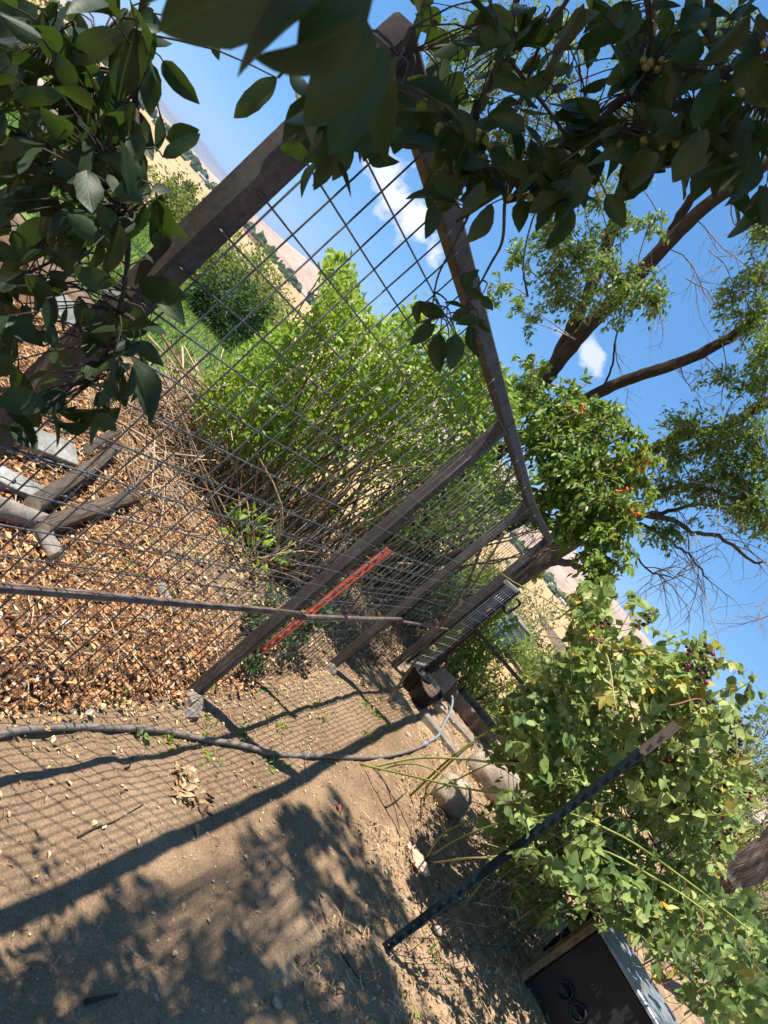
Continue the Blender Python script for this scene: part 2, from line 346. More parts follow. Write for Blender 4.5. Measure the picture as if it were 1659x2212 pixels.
m_chip = mat_rand('wood_chip', [(0, (.06, .035, .02)), (.3, (.20, .10, .05)), (.5, (.42, .185, .075)), (.72, (.56, .30, .13)), (.9, (.66, .44, .23)), (1, (.42, .36, .29))], .85, 60)
m_litter = mat_rand('dry_litter', [(0, (.10, .06, .035)), (.4, (.30, .19, .10)), (.75, (.52, .37, .20)), (.95, (.60, .47, .28)), (1, (.16, .20, .06))], .85, 60)
m_pebble = mat_rand('pebble', [(0, (.14, .09, .055)), (.5, (.27, .19, .125)), (1, (.40, .31, .22))], .85, 60)
m_grass = mat_leaf('grass', [(0, (.05, .10, .015)), (.6, (.10, .18, .03)), (.9, (.22, .26, .06)), (1, (.40, .34, .14))], .35, vein=0)
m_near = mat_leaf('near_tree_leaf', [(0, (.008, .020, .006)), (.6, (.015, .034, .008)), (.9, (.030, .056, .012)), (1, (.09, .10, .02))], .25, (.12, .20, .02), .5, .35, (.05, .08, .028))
m_elm = mat_leaf('elm_leaf', [(0, (.055, .105, .022)), (.5, (.15, .235, .04)), (.9, (.25, .33, .06)), (1, (.30, .22, .03))], .45, (.24, .36, .04), .45, 0)
m_vine = mat_leaf('vine_leaf', [(0, (.06, .12, .024)), (.5, (.15, .245, .035)), (.82, (.25, .34, .05)), (.95, (.26, .26, .03)), (1, (.42, .30, .04))], .4, (.26, .38, .04), .4, .3)
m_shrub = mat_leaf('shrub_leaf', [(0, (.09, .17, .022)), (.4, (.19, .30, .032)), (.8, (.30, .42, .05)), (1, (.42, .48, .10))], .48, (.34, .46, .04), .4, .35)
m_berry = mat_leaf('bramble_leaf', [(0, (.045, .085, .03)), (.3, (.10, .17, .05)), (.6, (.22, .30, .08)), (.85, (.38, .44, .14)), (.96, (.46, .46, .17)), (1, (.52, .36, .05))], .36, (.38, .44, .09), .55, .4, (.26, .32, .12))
m_olive = mat_leaf('olive_leaf', [(0, (.06, .09, .035)), (.6, (.11, .15, .06)), (1, (.20, .24, .10))], .35, (.28, .34, .10), .5, 0)
m_gold = mat_leaf('golden_hedge_leaf', [(0, (.08, .11, .02)), (.6, (.16, .20, .04)), (1, (.30, .30, .08))], .35, (.34, .38, .06), .5, 0)
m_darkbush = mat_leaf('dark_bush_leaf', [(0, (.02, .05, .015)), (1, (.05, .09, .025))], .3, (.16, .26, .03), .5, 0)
m_lime = mat_leaf('lime_weed_leaf', [(0, (.12, .20, .02)), (1, (.30, .36, .04))], .4, (.42, .50, .05), .5, 0)
def simple(name, c, rough=.5, spec=.4, metallic=0):
    m, nt, b = newmat(name); nz = tex_noise(nt, 40, 4, vec=objco(nt)); nt.links.new(mixc(nt, .4, c, ramp(nt, nz.outputs['Fac'], [(.3, (.3,)*3), (.7, (.7,)*3)]), 'OVERLAY'), b.inputs['Base Color'])
    b.inputs['Roughness'].default_value = rough; b.inputs['Specular IOR Level'].default_value = spec; b.inputs['Metallic'].default_value = metallic; return m
m_bb = simple('ripe_blackberry', (.015, .008, .014), .3); m_rb = simple('red_berry', (.17, .022, .03), .35); m_fruit = simple('green_fruit', (.13, .14, .03), .4)
m_flower = simple('orange_flower', (.65, .10, .02), .5); m_petal = simple('red_petal', (.45, .03, .02), .6)
m_refl = simple('orange_reflector', (.80, .38, .16), .4); m_latch = simple('black_latch', (.012, .012, .013), .45)
m_dbl = simple('dark_plank', (.10, .095, .095), .6); m_steel = simple('pale_steel', (.48, .48, .47), .4, .5, .5)

def mat_ground_dirt():
    m, nt, b = newmat('dirt'); pos = objco(nt)
    n1 = tex_noise(nt, 1.3, 5, .55, pos); n2 = tex_noise(nt, 14, 6, .65, pos); n3 = tex_noise(nt, 130, 4, .7, pos)
    c = ramp(nt, n1.outputs['Fac'], [(.3, (.19, .122, .072)), (.55, (.275, .182, .110)), (.75, (.365, .25, .158))])
    c = mixc(nt, .55, c, ramp(nt, n2.outputs['Fac'], [(.25, (.30,)*3), (.75, (.68,)*3)]), 'OVERLAY')
    c = mixc(nt, .7, c, ramp(nt, n3.outputs['Fac'], [(.28, (.18,)*3), (.5, (.5,)*3), (.72, (.8,)*3)]), 'OVERLAY')
    vo = node(nt, 'ShaderNodeTexVoronoi'); vo.inputs['Scale'].default_value = 90; nt.links.new(pos, vo.inputs['Vector'])
    gr = ramp(nt, vo.outputs['Distance'], [(.10, (1, 1, 1)), (.22, (0, 0, 0))]); sepc = node(nt, 'ShaderNodeSeparateColor'); nt.links.new(vo.outputs['Color'], sepc.inputs[0])
    gt = node(nt, 'ShaderNodeMath', operation='GREATER_THAN'); nt.links.new(sepc.outputs[0], gt.inputs[0]); gt.inputs[1].default_value = .78
    mu = node(nt, 'ShaderNodeMath', operation='MULTIPLY'); nt.links.new(gr, mu.inputs[0]); nt.links.new(gt.outputs[0], mu.inputs[1])
    c = mixc(nt, mu.outputs[0], c, (.44, .31, .20)); nt.links.new(c, b.inputs['Base Color']); b.inputs['Roughness'].default_value = .95; b.inputs['Specular IOR Level'].default_value = .15
    hs = mixc(nt, .4, n2.outputs['Fac'], n3.outputs['Fac']); bump(nt, b, hs, .8, .02); return m
m_dirt = mat_ground_dirt()
m_soil = mat_noise('litter_soil', [(.3, (.07, .045, .03)), (.5, (.15, .10, .065)), (.75, (.26, .18, .11))], 9, .95, .7, .03, fine=70)
m_straw = mat_noise('straw_soil', [(.3, (.17, .11, .065)), (.5, (.30, .20, .12)), (.75, (.42, .30, .18))], 12, .95, .8, .03, fine=90)
m_mulchbed = mat_noise('mulch_bed', [(.3, (.06, .03, .016)), (.55, (.15, .075, .035)), (.8, (.28, .15, .075))], 24, .95, .8, .03, fine=90)
m_lawn = mat_noise('lawn_soil', [(.3, (.055, .10, .02)), (.55, (.10, .16, .03)), (.8, (.24, .25, .08))], 1.5, .95, .6, .02, fine=60)
def mat_valley():
    m, nt, b = newmat('valley_ground'); pos = objco(nt)
    n1 = tex_noise(nt, .004, 6, .55, pos); n2 = tex_noise(nt, .05, 5, .6, pos)
    c = ramp(nt, n1.outputs['Fac'], [(.35, (.36, .235, .12)), (.5, (.47, .31, .16)), (.65, (.40, .28, .16))])
    c = mixc(nt, .4, c, ramp(nt, n2.outputs['Fac'], [(.3, (.32,)*3), (.7, (.68,)*3)]), 'OVERLAY'); nt.links.new(c, b.inputs['Base Color']); b.inputs['Roughness'].default_value = 1; b.inputs['Specular IOR Level'].default_value = 0; return m
m_valley = mat_valley()
m_hill = mat_noise('dry_hill', [(.3, (.29, .195, .145)), (.5, (.40, .28, .21)), (.7, (.46, .34, .26))], .0035, 1, .9, 60, fine=.02, spec=0)
m_mtn = mat_noise('far_mountain', [(.35, (.14, .13, .12)), (.65, (.26, .21, .18))], .0007, 1, .8, 200, fine=.004, spec=0)
m_fartree = mat_rand('far_tree', [(0, (.035, .06, .025)), (.6, (.06, .095, .035)), (1, (.12, .15, .05))], .9, .5)
m_wall = mat_rand('far_wall', [(0, (.62, .60, .56)), (.5, (.45, .42, .38)), (1, (.30, .29, .30))], .8, .3)
m_roofs = [simple('far_roof_grey', (.30, .32, .36), .5), simple('far_roof_red', (.30, .06, .05), .6), simple('far_roof_pale', (.62, .64, .66), .4)]

# ------------------------------------------------------------------ ground and far land
FP = np.array([(-1.17, -.57), (-.56, 1.2), (.05, 2.97), (.56, 4.60), (1.045, 5.88)])
FTOP = [1.99, 1.935, 1.825, 1.745, 1.715]
def fence_side(x, y):   # >0 on the camera side of the fence line
    best = None
    x = np.asarray(x, float); y = np.asarray(y, float)
    out = np.full(x.shape, -9.0); dist = np.full(x.shape, 1e9)
    ext = [FP[0]-(FP[1]-FP[0])*3] + list(FP) + [FP[-1]+(FP[-1]-FP[-2])*12]
    for a, b in zip(ext[:-1], ext[1:]):
        t = b-a; L = np.hypot(*t); t = t/L; s = np.clip((x-a[0])*t[0]+(y-a[1])*t[1], 0, L)
        dx, dy = x-(a[0]+s*t[0]), y-(a[1]+s*t[1]); d = np.hypot(dx, dy); sg = dx*t[1]-dy*t[0]
        k = d < dist; dist = np.where(k, d, dist); out = np.where(k, np.where(sg > 0, d, -d), out)
    return out
def fbm(x, y, s, seed=0):
    return np.array([mnoise.fractal(Vector((a*s+seed, b*s, seed*.37)), 1.0, 2.0, 4) for a, b in zip(np.ravel(x), np.ravel(y))]).reshape(np.shape(x))
def grid_mesh(name, x0, x1, y0, y1, nx, ny, hf, mats, matf=None, kind='structure'):
    xs = np.linspace(x0, x1, nx); ys = np.linspace(y0, y1, ny); X, Y = np.meshgrid(xs, ys)
    Z = hf(X, Y); V = np.stack([X, Y, Z], -1).reshape(-1, 3); i = np.arange(ny-1)[:, None]*nx; j = np.arange(nx-1)[None]
    Q = np.stack([i+j, i+j+1, i+nx+j+1, i+nx+j], -1).reshape(-1, 4)
    mb = MB(); mb.add(V, Q)
    if matf is not None:
        c = V[Q].mean(1); mb.MQ[0] = matf(c[:, 0], c[:, 1])
    o = mb.build(name, mats); tag(o, kind=kind); return o
def yard_h(X, Y):
    d = fence_side(X, Y)
    h = .035*fbm(X, Y, .9, 3) + .016*fbm(X, Y, 4.5, 8) + .0075*fbm(X, Y, 15, 2)
    h = h + np.clip((-d-.02)/.10, 0, 1)*.055*(Y < 4.2) + np.clip((X-1.75)/.8, 0, 1)*.05*(Y < 5)
    ed = np.minimum.reduce([X+5.2, 7.2-X, Y+2.2, 8.9-Y]); return h*np.clip(ed/.6, 0, 1)
def yard_m(x, y):
    d = fence_side(x, y); m = np.zeros(len(x), int)
    wob = .18*np.sin(x*5+y*3)+.1*np.sin(x*13-y*9)
    m[(x > 1.30+.18*(y-2.8)+wob) & (d > 0)] = 1
    m[(y > 5.3+wob) & (d > 0)] = 1
    m[d < 0] = 2
    m[(d < 0) & (y > 3.35+.25*wob-.0*x) & (x > -.75+.4*wob)] = 3
    m[(d < 0) & (y > 5.6+wob)] = 3
    return m
grid_mesh('dirt_yard', -5.2, 7.2, -2.2, 8.9, 380, 340, yard_h, [m_dirt, m_straw, m_mulchbed, m_soil], yard_m)
grid_mesh('lawn', -16, -1.2, 6.2, 14.2, 60, 40, lambda X, Y: .006+.03*np.sin(X*.7)*np.sin(Y*.5)+np.clip((X+3.5)*.0, 0, 0), [m_lawn])
grid_mesh('side_yard', 7.0, 24, 1, 30, 60, 80, lambda X, Y: -.03+.05*np.sin(X*.8)*np.sin(Y*.6), [m_soil])
# one sheet out to the horizon: bench, drop, valley floor
def terrain():
    rad = np.concatenate([np.linspace(0, 12, 8), np.geomspace(14, 26000, 70)]); na = 144; th = np.arange(na)*2*math.pi/na
    V = []
    for r in rad:
        for t in th:
            x, y = r*math.sin(t), r*math.cos(t)
            d = math.hypot(x, y); z = -.10
            if d > 14: z = -.10 - 30*(1-math.exp(-((d-14)/160.0)))
            V.append((x, y, z+.6*math.sin(x*.01)*math.sin(y*.013)*min(1, max(0, d-40)/100)))
    Q = []
    for i in range(len(rad)-1):
        for j in range(na): k = (j+1) % na; Q.append((i*na+j, (i+1)*na+j, (i+1)*na+k, i*na+k))
    mb = MB(); mb.add(np.array(V), Q); o = mb.build('ground', [m_valley]); tag(o, kind='structure')
terrain()
def ridge(name, y0, depth, x0, x1, n, hfun, mat, seed, zb=-34, rug=.12):
    xs = np.linspace(x0, x1, n); m = 34; V = []
    for j in range(m):
        f = j/(m-1); s = math.sin(min(1.0, f*1.25)*math.pi/2)**1.25 if f < .8 else math.cos((f-.8)/.2*math.pi/2*.6)
        for x in xs:
            hh = hfun(x); g = mnoise.fractal(Vector((x/(depth*.35)+seed, f*2.2, seed)), .9, 2.1, 6)*rug; gl = abs(mnoise.noise(Vector((x/(depth*.16)+seed, f*.7, 3.1))))*rug*1.2
            V.append((x, y0+depth*f, zb+(hh-zb)*s*(1+(g-gl)*(.25+.75*f if f < .75 else .9))))
    Q = [(j*n+i, j*n+i+1, (j+1)*n+i+1, (j+1)*n+i) for j in range(m-1) for i in range(n-1)]
    mb = MB(); mb.add(np.array(V), Q); return tag(mb.build(name, [mat]), kind='structure')
def hill_h(x):   # dry ridge across the valley, falling away to the left
    k = 1/(1+math.exp(-(x+1330)/240.)); return -22 + 215*k - 35*min(1, max(0, x/3000))
ridge('hills', 2500, 2300, -9000, 12000, 220, hill_h, m_hill, 2.0, rug=.10)
ridge('mountains', 13500, 5000, -26000, 9000, 200, lambda x: 25+215*math.exp(-((x+9300)/2000)**2)+110*math.exp(-((x+5200)/1500)**2)+60*math.exp(-((x+13800)/1200)**2)+25*math.sin(x/900), m_mtn, 7.0, rug=.22)

def valley_things():
    # belt of trees at the foot of the hill and scrub on the field
    mb = MB(); V0, T0 = ICO0; V1, T1 = ico_vf(2)
    def blob(x, y, z, r, h):
        v = V1.copy(); v *= (1+.28*rng.normal(size=(len(v), 1))); v = v*np.array([r, r, h]); v += np.array([x, y, z+h*.7]); mb.add(v, None, T1, rng.random())
    for i in range(1500):
        y = 1500+950*rng.random()**.9; x = (rng.random()-.5)*2*y*1.15
        if mnoise.noise(Vector((x/170, y/90, 4))) < -.12: continue
        r = 5+7*rng.random(); blob(x, y, -31, r, r*(.8+.5*rng.random()))
    o = mb.build('distant_woodland', [m_fartree], smooth=False); tag(o, 'grey green belt of distant trees at the foot of the dry hill', 'trees', kind='stuff')
    mb = MB()
    for i in range(420):
        y = 430+1100*rng.random(); x = (rng.random()-.5)*2*y; v = V0*(1+.2*rng.normal(size=(len(V0), 1))); r = 1.2+2.2*rng.random(); mb.add(v*np.array([r, r, r*.8])+np.array([x, y, -30.5]), None, T0, rng.random())
    o = mb.build('field_scrub', [m_fartree], smooth=False); tag(o, 'dark scrub dotted over the dry golden field', 'scrub', kind='stuff')
    spots = [(1150, 1228, 1700), (1168, 1250, 1800), (1186, 1272, 1750), (1212, 1300, 1650), (1225, 1330, 1900), (1196, 1262, 2100), (1240, 1345, 1700), (1262, 1365, 1900), (1045, 1175, 1650), (1062, 1160, 1900), (1078, 1195, 1800), (1085, 1160, 2100), (1110, 1190, 2000),
             (425, 360, 1700), (440, 385, 1650), (470, 415, 1900), (520, 520, 1500), (540, 530, 1450), (575, 560, 1700), (600, 600, 1800), (640, 650, 1900), (560, 535, 2000), (660, 690, 1850), (1560, 1640, 1700), (1590, 1660, 1800), (350, 300, 1500)]
    for i, (px_, py_, Y) in enumerate(spots):
        p = sv(px_, py_, Y); x = p[0]; red = (px_, py_) in ((520, 520), (540, 530), (350, 300)); L = 16+16*random.random(); W = 9+5*random.random(); H = 4+2*random.random(); z = -31
        t = thing('farm_building', 'red roofed building out on the dry field across the valley' if red else 'small pale building among the trees below the pink hill', 'building', 'buildings across the valley', (x, Y, z))
        w = MB(); w.add(*box_vf(0, 0, H/2, L, W, H), rnd=random.random()); w.build('wall', m_wall, t, False)
        r = MB(); hw, hl = W/2+.6, L/2+.6; e = H-.1; rg = H+W*.22
        V = [(-hl, -hw, e), (hl, -hw, e), (hl, hw, e), (-hl, hw, e), (-hl, 0, rg), (hl, 0, rg), (-hl, -hw, e-.3), (hl, -hw, e-.3), (hl, hw, e-.3), (-hl, hw, e-.3)]
        r.add(V, [(0, 1, 5, 4), (2, 3, 4, 5), (0, 6, 7, 1), (2, 8, 9, 3), (6, 9, 8, 7)], [(0, 4, 3), (1, 2, 5), (0, 3, 6), (3, 9, 6), (1, 7, 2), (2, 7, 8)]); r.build('roof', m_roofs[1] if red else m_roofs[(i % 2)*2], t, False)
        t.rotation_euler.z = random.uniform(-.5, .5)
valley_things()
hz = MB(); hz.add(*box_vf(0, 2000, 190, 60000, 44000, 500))
haze = hz.build('haze', [], None, False); tag(haze, 'thin blue summer haze over the valley', 'haze', kind='stuff')
mh = bpy.data.materials.new('haze'); mh.use_nodes = True; nt = mh.node_tree; nt.nodes.clear(); ou = nt.nodes.new('ShaderNodeOutputMaterial'); pv = nt.nodes.new('ShaderNodeVolumePrincipled')
pv.inputs['Color'].default_value = (.50, .70, 1.0, 1); pv.inputs['Density'].default_value = 4.5e-5; pv.inputs['Anisotropy'].default_value = .2; nt.links.new(pv.outputs[0], ou.inputs['Volume']); haze.data.materials.append(mh)

# ------------------------------------------------------------------ welded wire fence on square posts
def sq_tube(mb, a, b, s, side):   # square tube from a to b; side = horizontal direction one face looks along
    a, b = np.array(a, float), np.array(b, float); d = norm((b-a)[None])[0]; s1 = np.array([*side, 0.0]); s1 = s1-d*(s1@d); s1 /= np.linalg.norm(s1); s2 = np.cross(d, s1)
    h, c = s/2, s*.12; prof = [(-h+c, -h), (h-c, -h), (h, -h+c), (h, h-c), (h-c, h), (-h+c, h), (-h, h-c), (-h, -h+c)]
    V = []
    for P in (a, b):
        for u_, v_ in prof: V.append(P+s1*u_+s2*v_)
    Q = [(i, (i+1) % 8, 8+(i+1) % 8, 8+i) for i in range(8)]+[(8, 9, 10, 11), (8, 11, 12, 15), (12, 13, 14, 15), (3, 2, 1, 0), (7, 4, 3, 0), (7, 6, 5, 4)]
    mb.add(np.array(V), Q)
def seg_dir(i): t = FP[i+1]-FP[i]; L = np.hypot(*t); return t/L, L
fence = thing('wire_panel_fence', 'grey steel post and rail fence with welded wire grid panels along the dirt yard', 'fence')
for i in range(1, 5):
    t, L = seg_dir(min(i, 3)); s = .058
    mb = MB(); sq_tube(mb, (FP[i][0]+(.012 if i == 2 else 0), FP[i][1], -.12), (FP[i][0], FP[i][1], FTOP[i]-.052), s, t); mb.build('post', m_post, fence, False)
for i in range(1, 4):
    t, L = seg_dir(i); g_ = .004
    a = FP[i]+t*g_; b = FP[i+1]-t*g_; mb = MB(); sq_tube(mb, (*(a-(t*.029 if i > 1 else t*.033)), FTOP[i]-.026), (*(b-t*.031 if i < 3 else b+t*.03), FTOP[i+1]-.026), .052, (t[1], -t[0])); mb.build('top_rail', m_post, fence, False)
    if i in (1, 2, 3):
        mb = MB(); sq_tube(mb, (*(FP[i+1]-t*.036), FTOP[i+1]-.0262), (*(FP[i+1]-t*.026), FTOP[i+1]-.0262), .0585, (t[1], -t[0])); mb.build('weld_collar', m_post, fence, False)
def wire(mb, P, r=.0021, k=6): add_tube(mb, P, r, k, rnd=random.random())
for i in range(1, 4):
    t, L = seg_dir(i); n = np.array([t[1], -t[0]]); off = n*(.034)      # camera side of the posts
    zb = .05 if i < 2 else .04; nv = int(L/.0845); z0, z1 = FTOP[i], FTOP[i+1]
    for k in range(nv+1):
        s = .03+k*.0845
        if i == 0 and s < .9: continue
        if s > L-.01: break
        p = FP[i]+t*s+off; zt = z0+(z1-z0)*s/L-.045; j = rng.normal(size=(4, 2))*.003
        zz = [zb, .6, 1.2, zt]; mb = MB(); wire(mb, [(p[0]+j[q][0], p[1]+j[q][1], zz[q]) for q in range(4)]); mb.build('wire', m_wire, fence)
    for k in range(13):
        z = .69+.0895*k; a = -.02 if i != 0 else .9
        ss = np.linspace(a, L+.005, 7); pts = [(*(FP[i]+t*q+off*1.17), z+rng.normal()*.002) for q in ss]; zt = min(z0, z1)-.05
        if z > zt: continue
        mb = MB(); wire(mb, pts); mb.build('wire', m_wire, fence)
# rusty pipe rail at knee height
for i in range(1, 4):
    t, L = seg_dir(i); n = np.array([t[1], -t[0]])
    ss = np.linspace(0 if i else .6, L+.002, 8); pts = [(*(FP[i]+t*q+n*.052), .605+(.006*math.sin(q*1.6) if i < 2 else -.02*(i-1))+.002*math.sin(q*5)) for q in ss]
    mb = MB(); add_tube(mb, pts, .0125 if i < 3 else .010, 10); mb.build('pipe_rail', m_pipe, fence)
mb = MB(); V, Q = box_vf(0, 0, 0, .10, .13, .08, .5, .022); V += rng.normal(size=V.shape)*.010; mb.add(V+np.array([.09, 2.90, -.018]), Q); mb.build('footing', m_conc, fence, False)
mb = MB(); v, T = ICO2; v = v*np.array([.055, .045, .055])*(1+.16*np.array([mnoise.noise(Vector(q)*2.4) for q in v])[:, None]); mb.add(v+np.array([.565, 4.54, .0]), None, T); mb.build('footing', m_conc, fence)

# ------------------------------------------------------------------ older woven wire behind the panels
woven = thing('woven_wire_fence', 'thin woven field fence with knotted crimped wires behind the welded panels', 'fence')
for i in (1, 2, 3):
    t, L = seg_dir(i); n = np.array([t[1], -t[0]]); off = -n*.055
    stays = np.arange(.04, L, .152)
    for k in range(12):
        z = .07+.083*k; ss = np.linspace(0, L, 60); wob = rng.normal()*.01
        pts = [(*(FP[i]+t*q+off), z+.0035*math.sin(q*70+k)+.012*math.sin(q*3+k)+wob) for q in ss]; mb = MB(); add_tube(mb, pts, .0014, 5)
        for s in stays:
            p = FP[i]+t*s+off; mb.add(ICO0[0]*np.array([.0045, .0045, .007])+np.array([p[0], p[1], z+.012*math.sin(s*3+k)+wob]), None, ICO0[1])
        mb.build('line_wire', m_wire, woven)
    for s in stays:
        p = FP[i]+t*s+off; mb = MB(); add_tube(mb, [(p[0]+rng.normal()*.004, p[1]+rng.normal()*.004, z) for z in (.05, .35, .7, .99)], .0013, 5); mb.build('stay_wire', m_wire, woven)

# ------------------------------------------------------------------ steel T-posts
def t_post(name, label, base, top, paint, tip=None, tipfrac=.1, face=(0, -1), w=.034):
    base, top = np.array(base, float), np.array(top, float); d = norm((top-base)[None])[0]; L = np.linalg.norm(top-base); fx = np.array([*face, 0.0]); fx -= d*(fx@d); fx /= np.linalg.norm(fx); sx = np.cross(d, fx)
    o = thing(name, label, 'fence post', loc=tuple(base))
    def plate(mb, c, hw, hd, z0, z1, f0):
        V = []
        for z in (z0, z1):
            for a, b in ((-hw, -hd), (hw, -hd), (hw, hd), (-hw, hd)): V.append(sx*a+fx*(b+f0)+d*z)
        mb.add(V, [(0, 3, 2, 1), (4, 5, 6, 7), (0, 1, 5, 4), (1, 2, 6, 5), (2, 3, 7, 6), (3, 0, 4, 7)])
    zt = L*(1-tipfrac) if tip else L
    mb = MB(); plate(mb, 0, w/2, .0028, -.3, zt, .012); mb.build('flange', paint, o, False)
    mb = MB(); plate(mb, 0, .0030, .0135, -.3, zt, -.0045); mb.build('web', paint, o, False)
    if tip:
        mb = MB(); plate(mb, 0, w/2, .0028, zt, L, .012); plate(mb, 0, .0030, .0135, zt, L, -.0045); mb.build('painted_tip', tip, o, False)
    z = .06
    while z < L-.03:
        mb = MB(); V, Q = box_vf(0, 0, 0, .012, .008, .013); W = np.array([sx*q[0]+fx*(q[1]+.0188)+d*(q[2]+z) for q in V]); mb.add(W, Q); mb.build('stud', tip if (tip and z > zt) else paint, o, False); z += .054
    return o
t_post('red_fence_post', 'faded red studded steel post standing behind the second grey post', (.140, 3.50, 0), (.165, 3.50, 1.0), m_red, face=(-.5, -.85), w=.042)
t_post('green_fence_post', 'dark green studded steel post with a tan tip before the bramble', (1.39, 2.79, 0), (1.375, 2.79, 1.53), m_gpaint, m_tpaint, .115, face=(-.35, -.93), w=.038)
t_post('dark_fence_post', 'short black steel post among the bramble stems near the black stove', (2.64, 4.09, 0), (2.58, 4.09, .64), m_gpaint, face=(-.4, -.9), w=.05)

# ------------------------------------------------------------------ bramble trellis: black wire mesh
tre = thing('wire_trellis', 'dark square wire mesh sagging between posts through the bramble', 'trellis')
A = np.array([1.42, 2.82]); B = np.array([2.66, 4.12]); C_ = np.array([4.1, 4.6])
for (a, b) in ((A, B), (B, C_)):
    t = b-a; L = np.hypot(*t); t = t/L; n = np.array([t[1], -t[0]])
    for k in range(int(L/.15)+1):
        p = a+t*k*.15; mb = MB(); add_tube(mb, [(p[0]+.02*math.sin(z*5+k), p[1], z) for z in (.0, .4, .8, 1.15)], .0019, 5); mb.build('wire', m_dwire, tre)
    for z in np.arange(.08, 1.2, .15):
        mb = MB(); add_tube(mb, [(*(a+t*q+n*.004), z+.015*math.sin(q*4+z*9)) for q in np.linspace(0, L, 9)], .0019, 5); mb.build('wire', m_dwire, tre)
for pts in ([(1.45, 2.85, 1.18), (2.6, 4.05, 1.2), (3.6, 4.2, 1.52)], [sv(1659, 1730, 3.9), sv(1625, 1675, 4.0), sv(1560, 1620, 4.1)], [sv(1625, 1675, 4.0), sv(1540, 1740, 4.0), sv(1440, 1850, 4.0)]):
    mb = MB(); add_tube(mb, smooth_line(pts, 8), .002, 5); mb.build('wire', m_dwire, tre)

# ------------------------------------------------------------------ gate at the end of the yard
G4 = np.array([1.10, 5.93]); G5 = np.array([1.32, 6.38]); gt_ = norm((G5-G4)[None])[0]; gL = np.hypot(*(G5-G4)); gn = np.array([gt_[1], -gt_[0]])
gate = thing('metal_gate', 'dark framed gate with wire grid and boards, orange round reflector, black latch', 'gate')
mb = MB(); sq_tube(mb, (*G5, -.1), (*G5, 1.205), .05, gt_); mb.build('post', m_dmetal, gate, False)
mb = MB(); sq_tube(mb, (*(G4+gt_*.02), 1.19), (*(G5-gt_*.027), 1.19), .034, gn); mb.build('frame', m_steel, gate, False)
mb = MB(); sq_tube(mb, (*(G4+gt_*.02), .10), (*(G5-gt_*.027), .10), .03, gn); mb.build('frame', m_steel, gate, False)
mb = MB(); sq_tube(mb, (*(G4+gt_*.03), .10), (*(G4+gt_*.03), 1.17), .03, gn); mb.build('frame', m_dmetal, gate, False)
for k in range(5):
    c = G4+gt_*(.085+.085*k)-gn*.022; mb = MB(); mb.add(*box_vf(c[0], c[1], .93, .078, .012, .46, math.atan2(gt_[1], gt_[0]))); mb.build('board', m_dbl, gate, False)
for k in range(12):
    z = .14+.088*k; mb = MB(); add_tube(mb, [(*(G4+gt_*.03+gn*.022), z), (*(G5-gt_*.03+gn*.022), z)], .0026, 6); mb.build('wire', m_steel, gate)
for k in range(6):
    p = G4+gt_*(.05+.075*k)+gn*.017; mb = MB(); add_tube(mb, [(*p, .10), (*p, 1.18)], .0026, 6); mb.build('wire', m_steel, gate)
c = G4+gt_*.26+gn*.03; an = np.linspace(0, 2*math.pi, 20, endpoint=False); mb = MB()
V = [(*(c), .905)]+[(*(c+gt_*math.cos(a)*.042), .905+.026*math.sin(a)) for a in an]; mb.add(V, None, [(0, 1+q, 1+(q+1) % 20) for q in range(20)]); mb.build('reflector', m_refl, gate, False)
P = [sv(1090, 1318, 6.32), sv(1087, 1309, 6.32), sv(1092, 1322, 6.32), sv(1098, 1324, 6.32), sv(1108, 1317, 6.32), sv(1119, 1310, 6.32), sv(1123, 1303, 6.32), sv(1119, 1296, 6.32), sv(1115, 1293, 6.32)]
mb = MB(); add_tube(mb, smooth_line([P[1], P[0], P[2], P[3], P[4], P[5], P[6], P[7], P[8]], 26), .0125, 8); mb.build('latch', m_latch, gate)
mb = MB(); add_tube(mb, [sv(1082, 1303, 6.36), sv(1103, 1317, 6.34)], .010, 8); mb.build('latch_arm', m_steel, gate)

# low pen: brown rails with black mesh running right from the gate
pen = thing('garden_pen', 'low brown railed pen with black wire mesh around the lime green weeds', 'fence')
PY = 6.6
def railp(parent, pts, s, m, nm='rail'):
    for a, b in zip(pts[:-1], pts[1:]):
        mb = MB(); sq_tube(mb, a, b, s, (0, 1)); mb.build(nm, m, parent, False)
railp(pen, [(1.37, PY, .645), (3.5, PY, .66)], .036, m_brown)
railp(pen, [(1.40, PY+.05, .05), (3.4, PY+.05, .05)], .035, m_brown)
for x in (1.42, 2.45, 3.45): railp(pen, [(x, PY+.06, 0), (x, PY+.06, .62)], .034, m_brown, 'post')
for x in np.arange(1.42, 3.3, .085):
    mb = MB(); add_tube(mb, [(x, PY-.022, .02), (x+.006*math.sin(x*30), PY-.022, .35), (x, PY-.022, .63)], .0018, 5); mb.build('wire', m_dwire, pen)
for z in np.arange(.06, .62, .085):
    mb = MB(); add_tube(mb, [(x, PY-.019, z+.004*math.sin(x*9)) for x in np.linspace(1.4, 3.3, 8)], .0018, 5); mb.build('wire', m_dwire, pen)
pen2 = thing('wooden_frame', 'smaller dark timber frame standing behind the low brown rail', 'frame')
a, b, c = sv(1086, 1399, 7.6), sv(1160, 1498, 7.6), sv(1060, 1420, 7.6)
railp(pen2, [a, b], .045, m_bwood, 'rail'); railp(pen2, [(a[0], 7.6, 0), (a[0], 7.6, a[2]-.024)], .045, m_bwood, 'post'); railp(pen2, [(b[0], 7.6, 0), (b[0], 7.6, b[2]-.024)], .045, m_bwood, 'post')
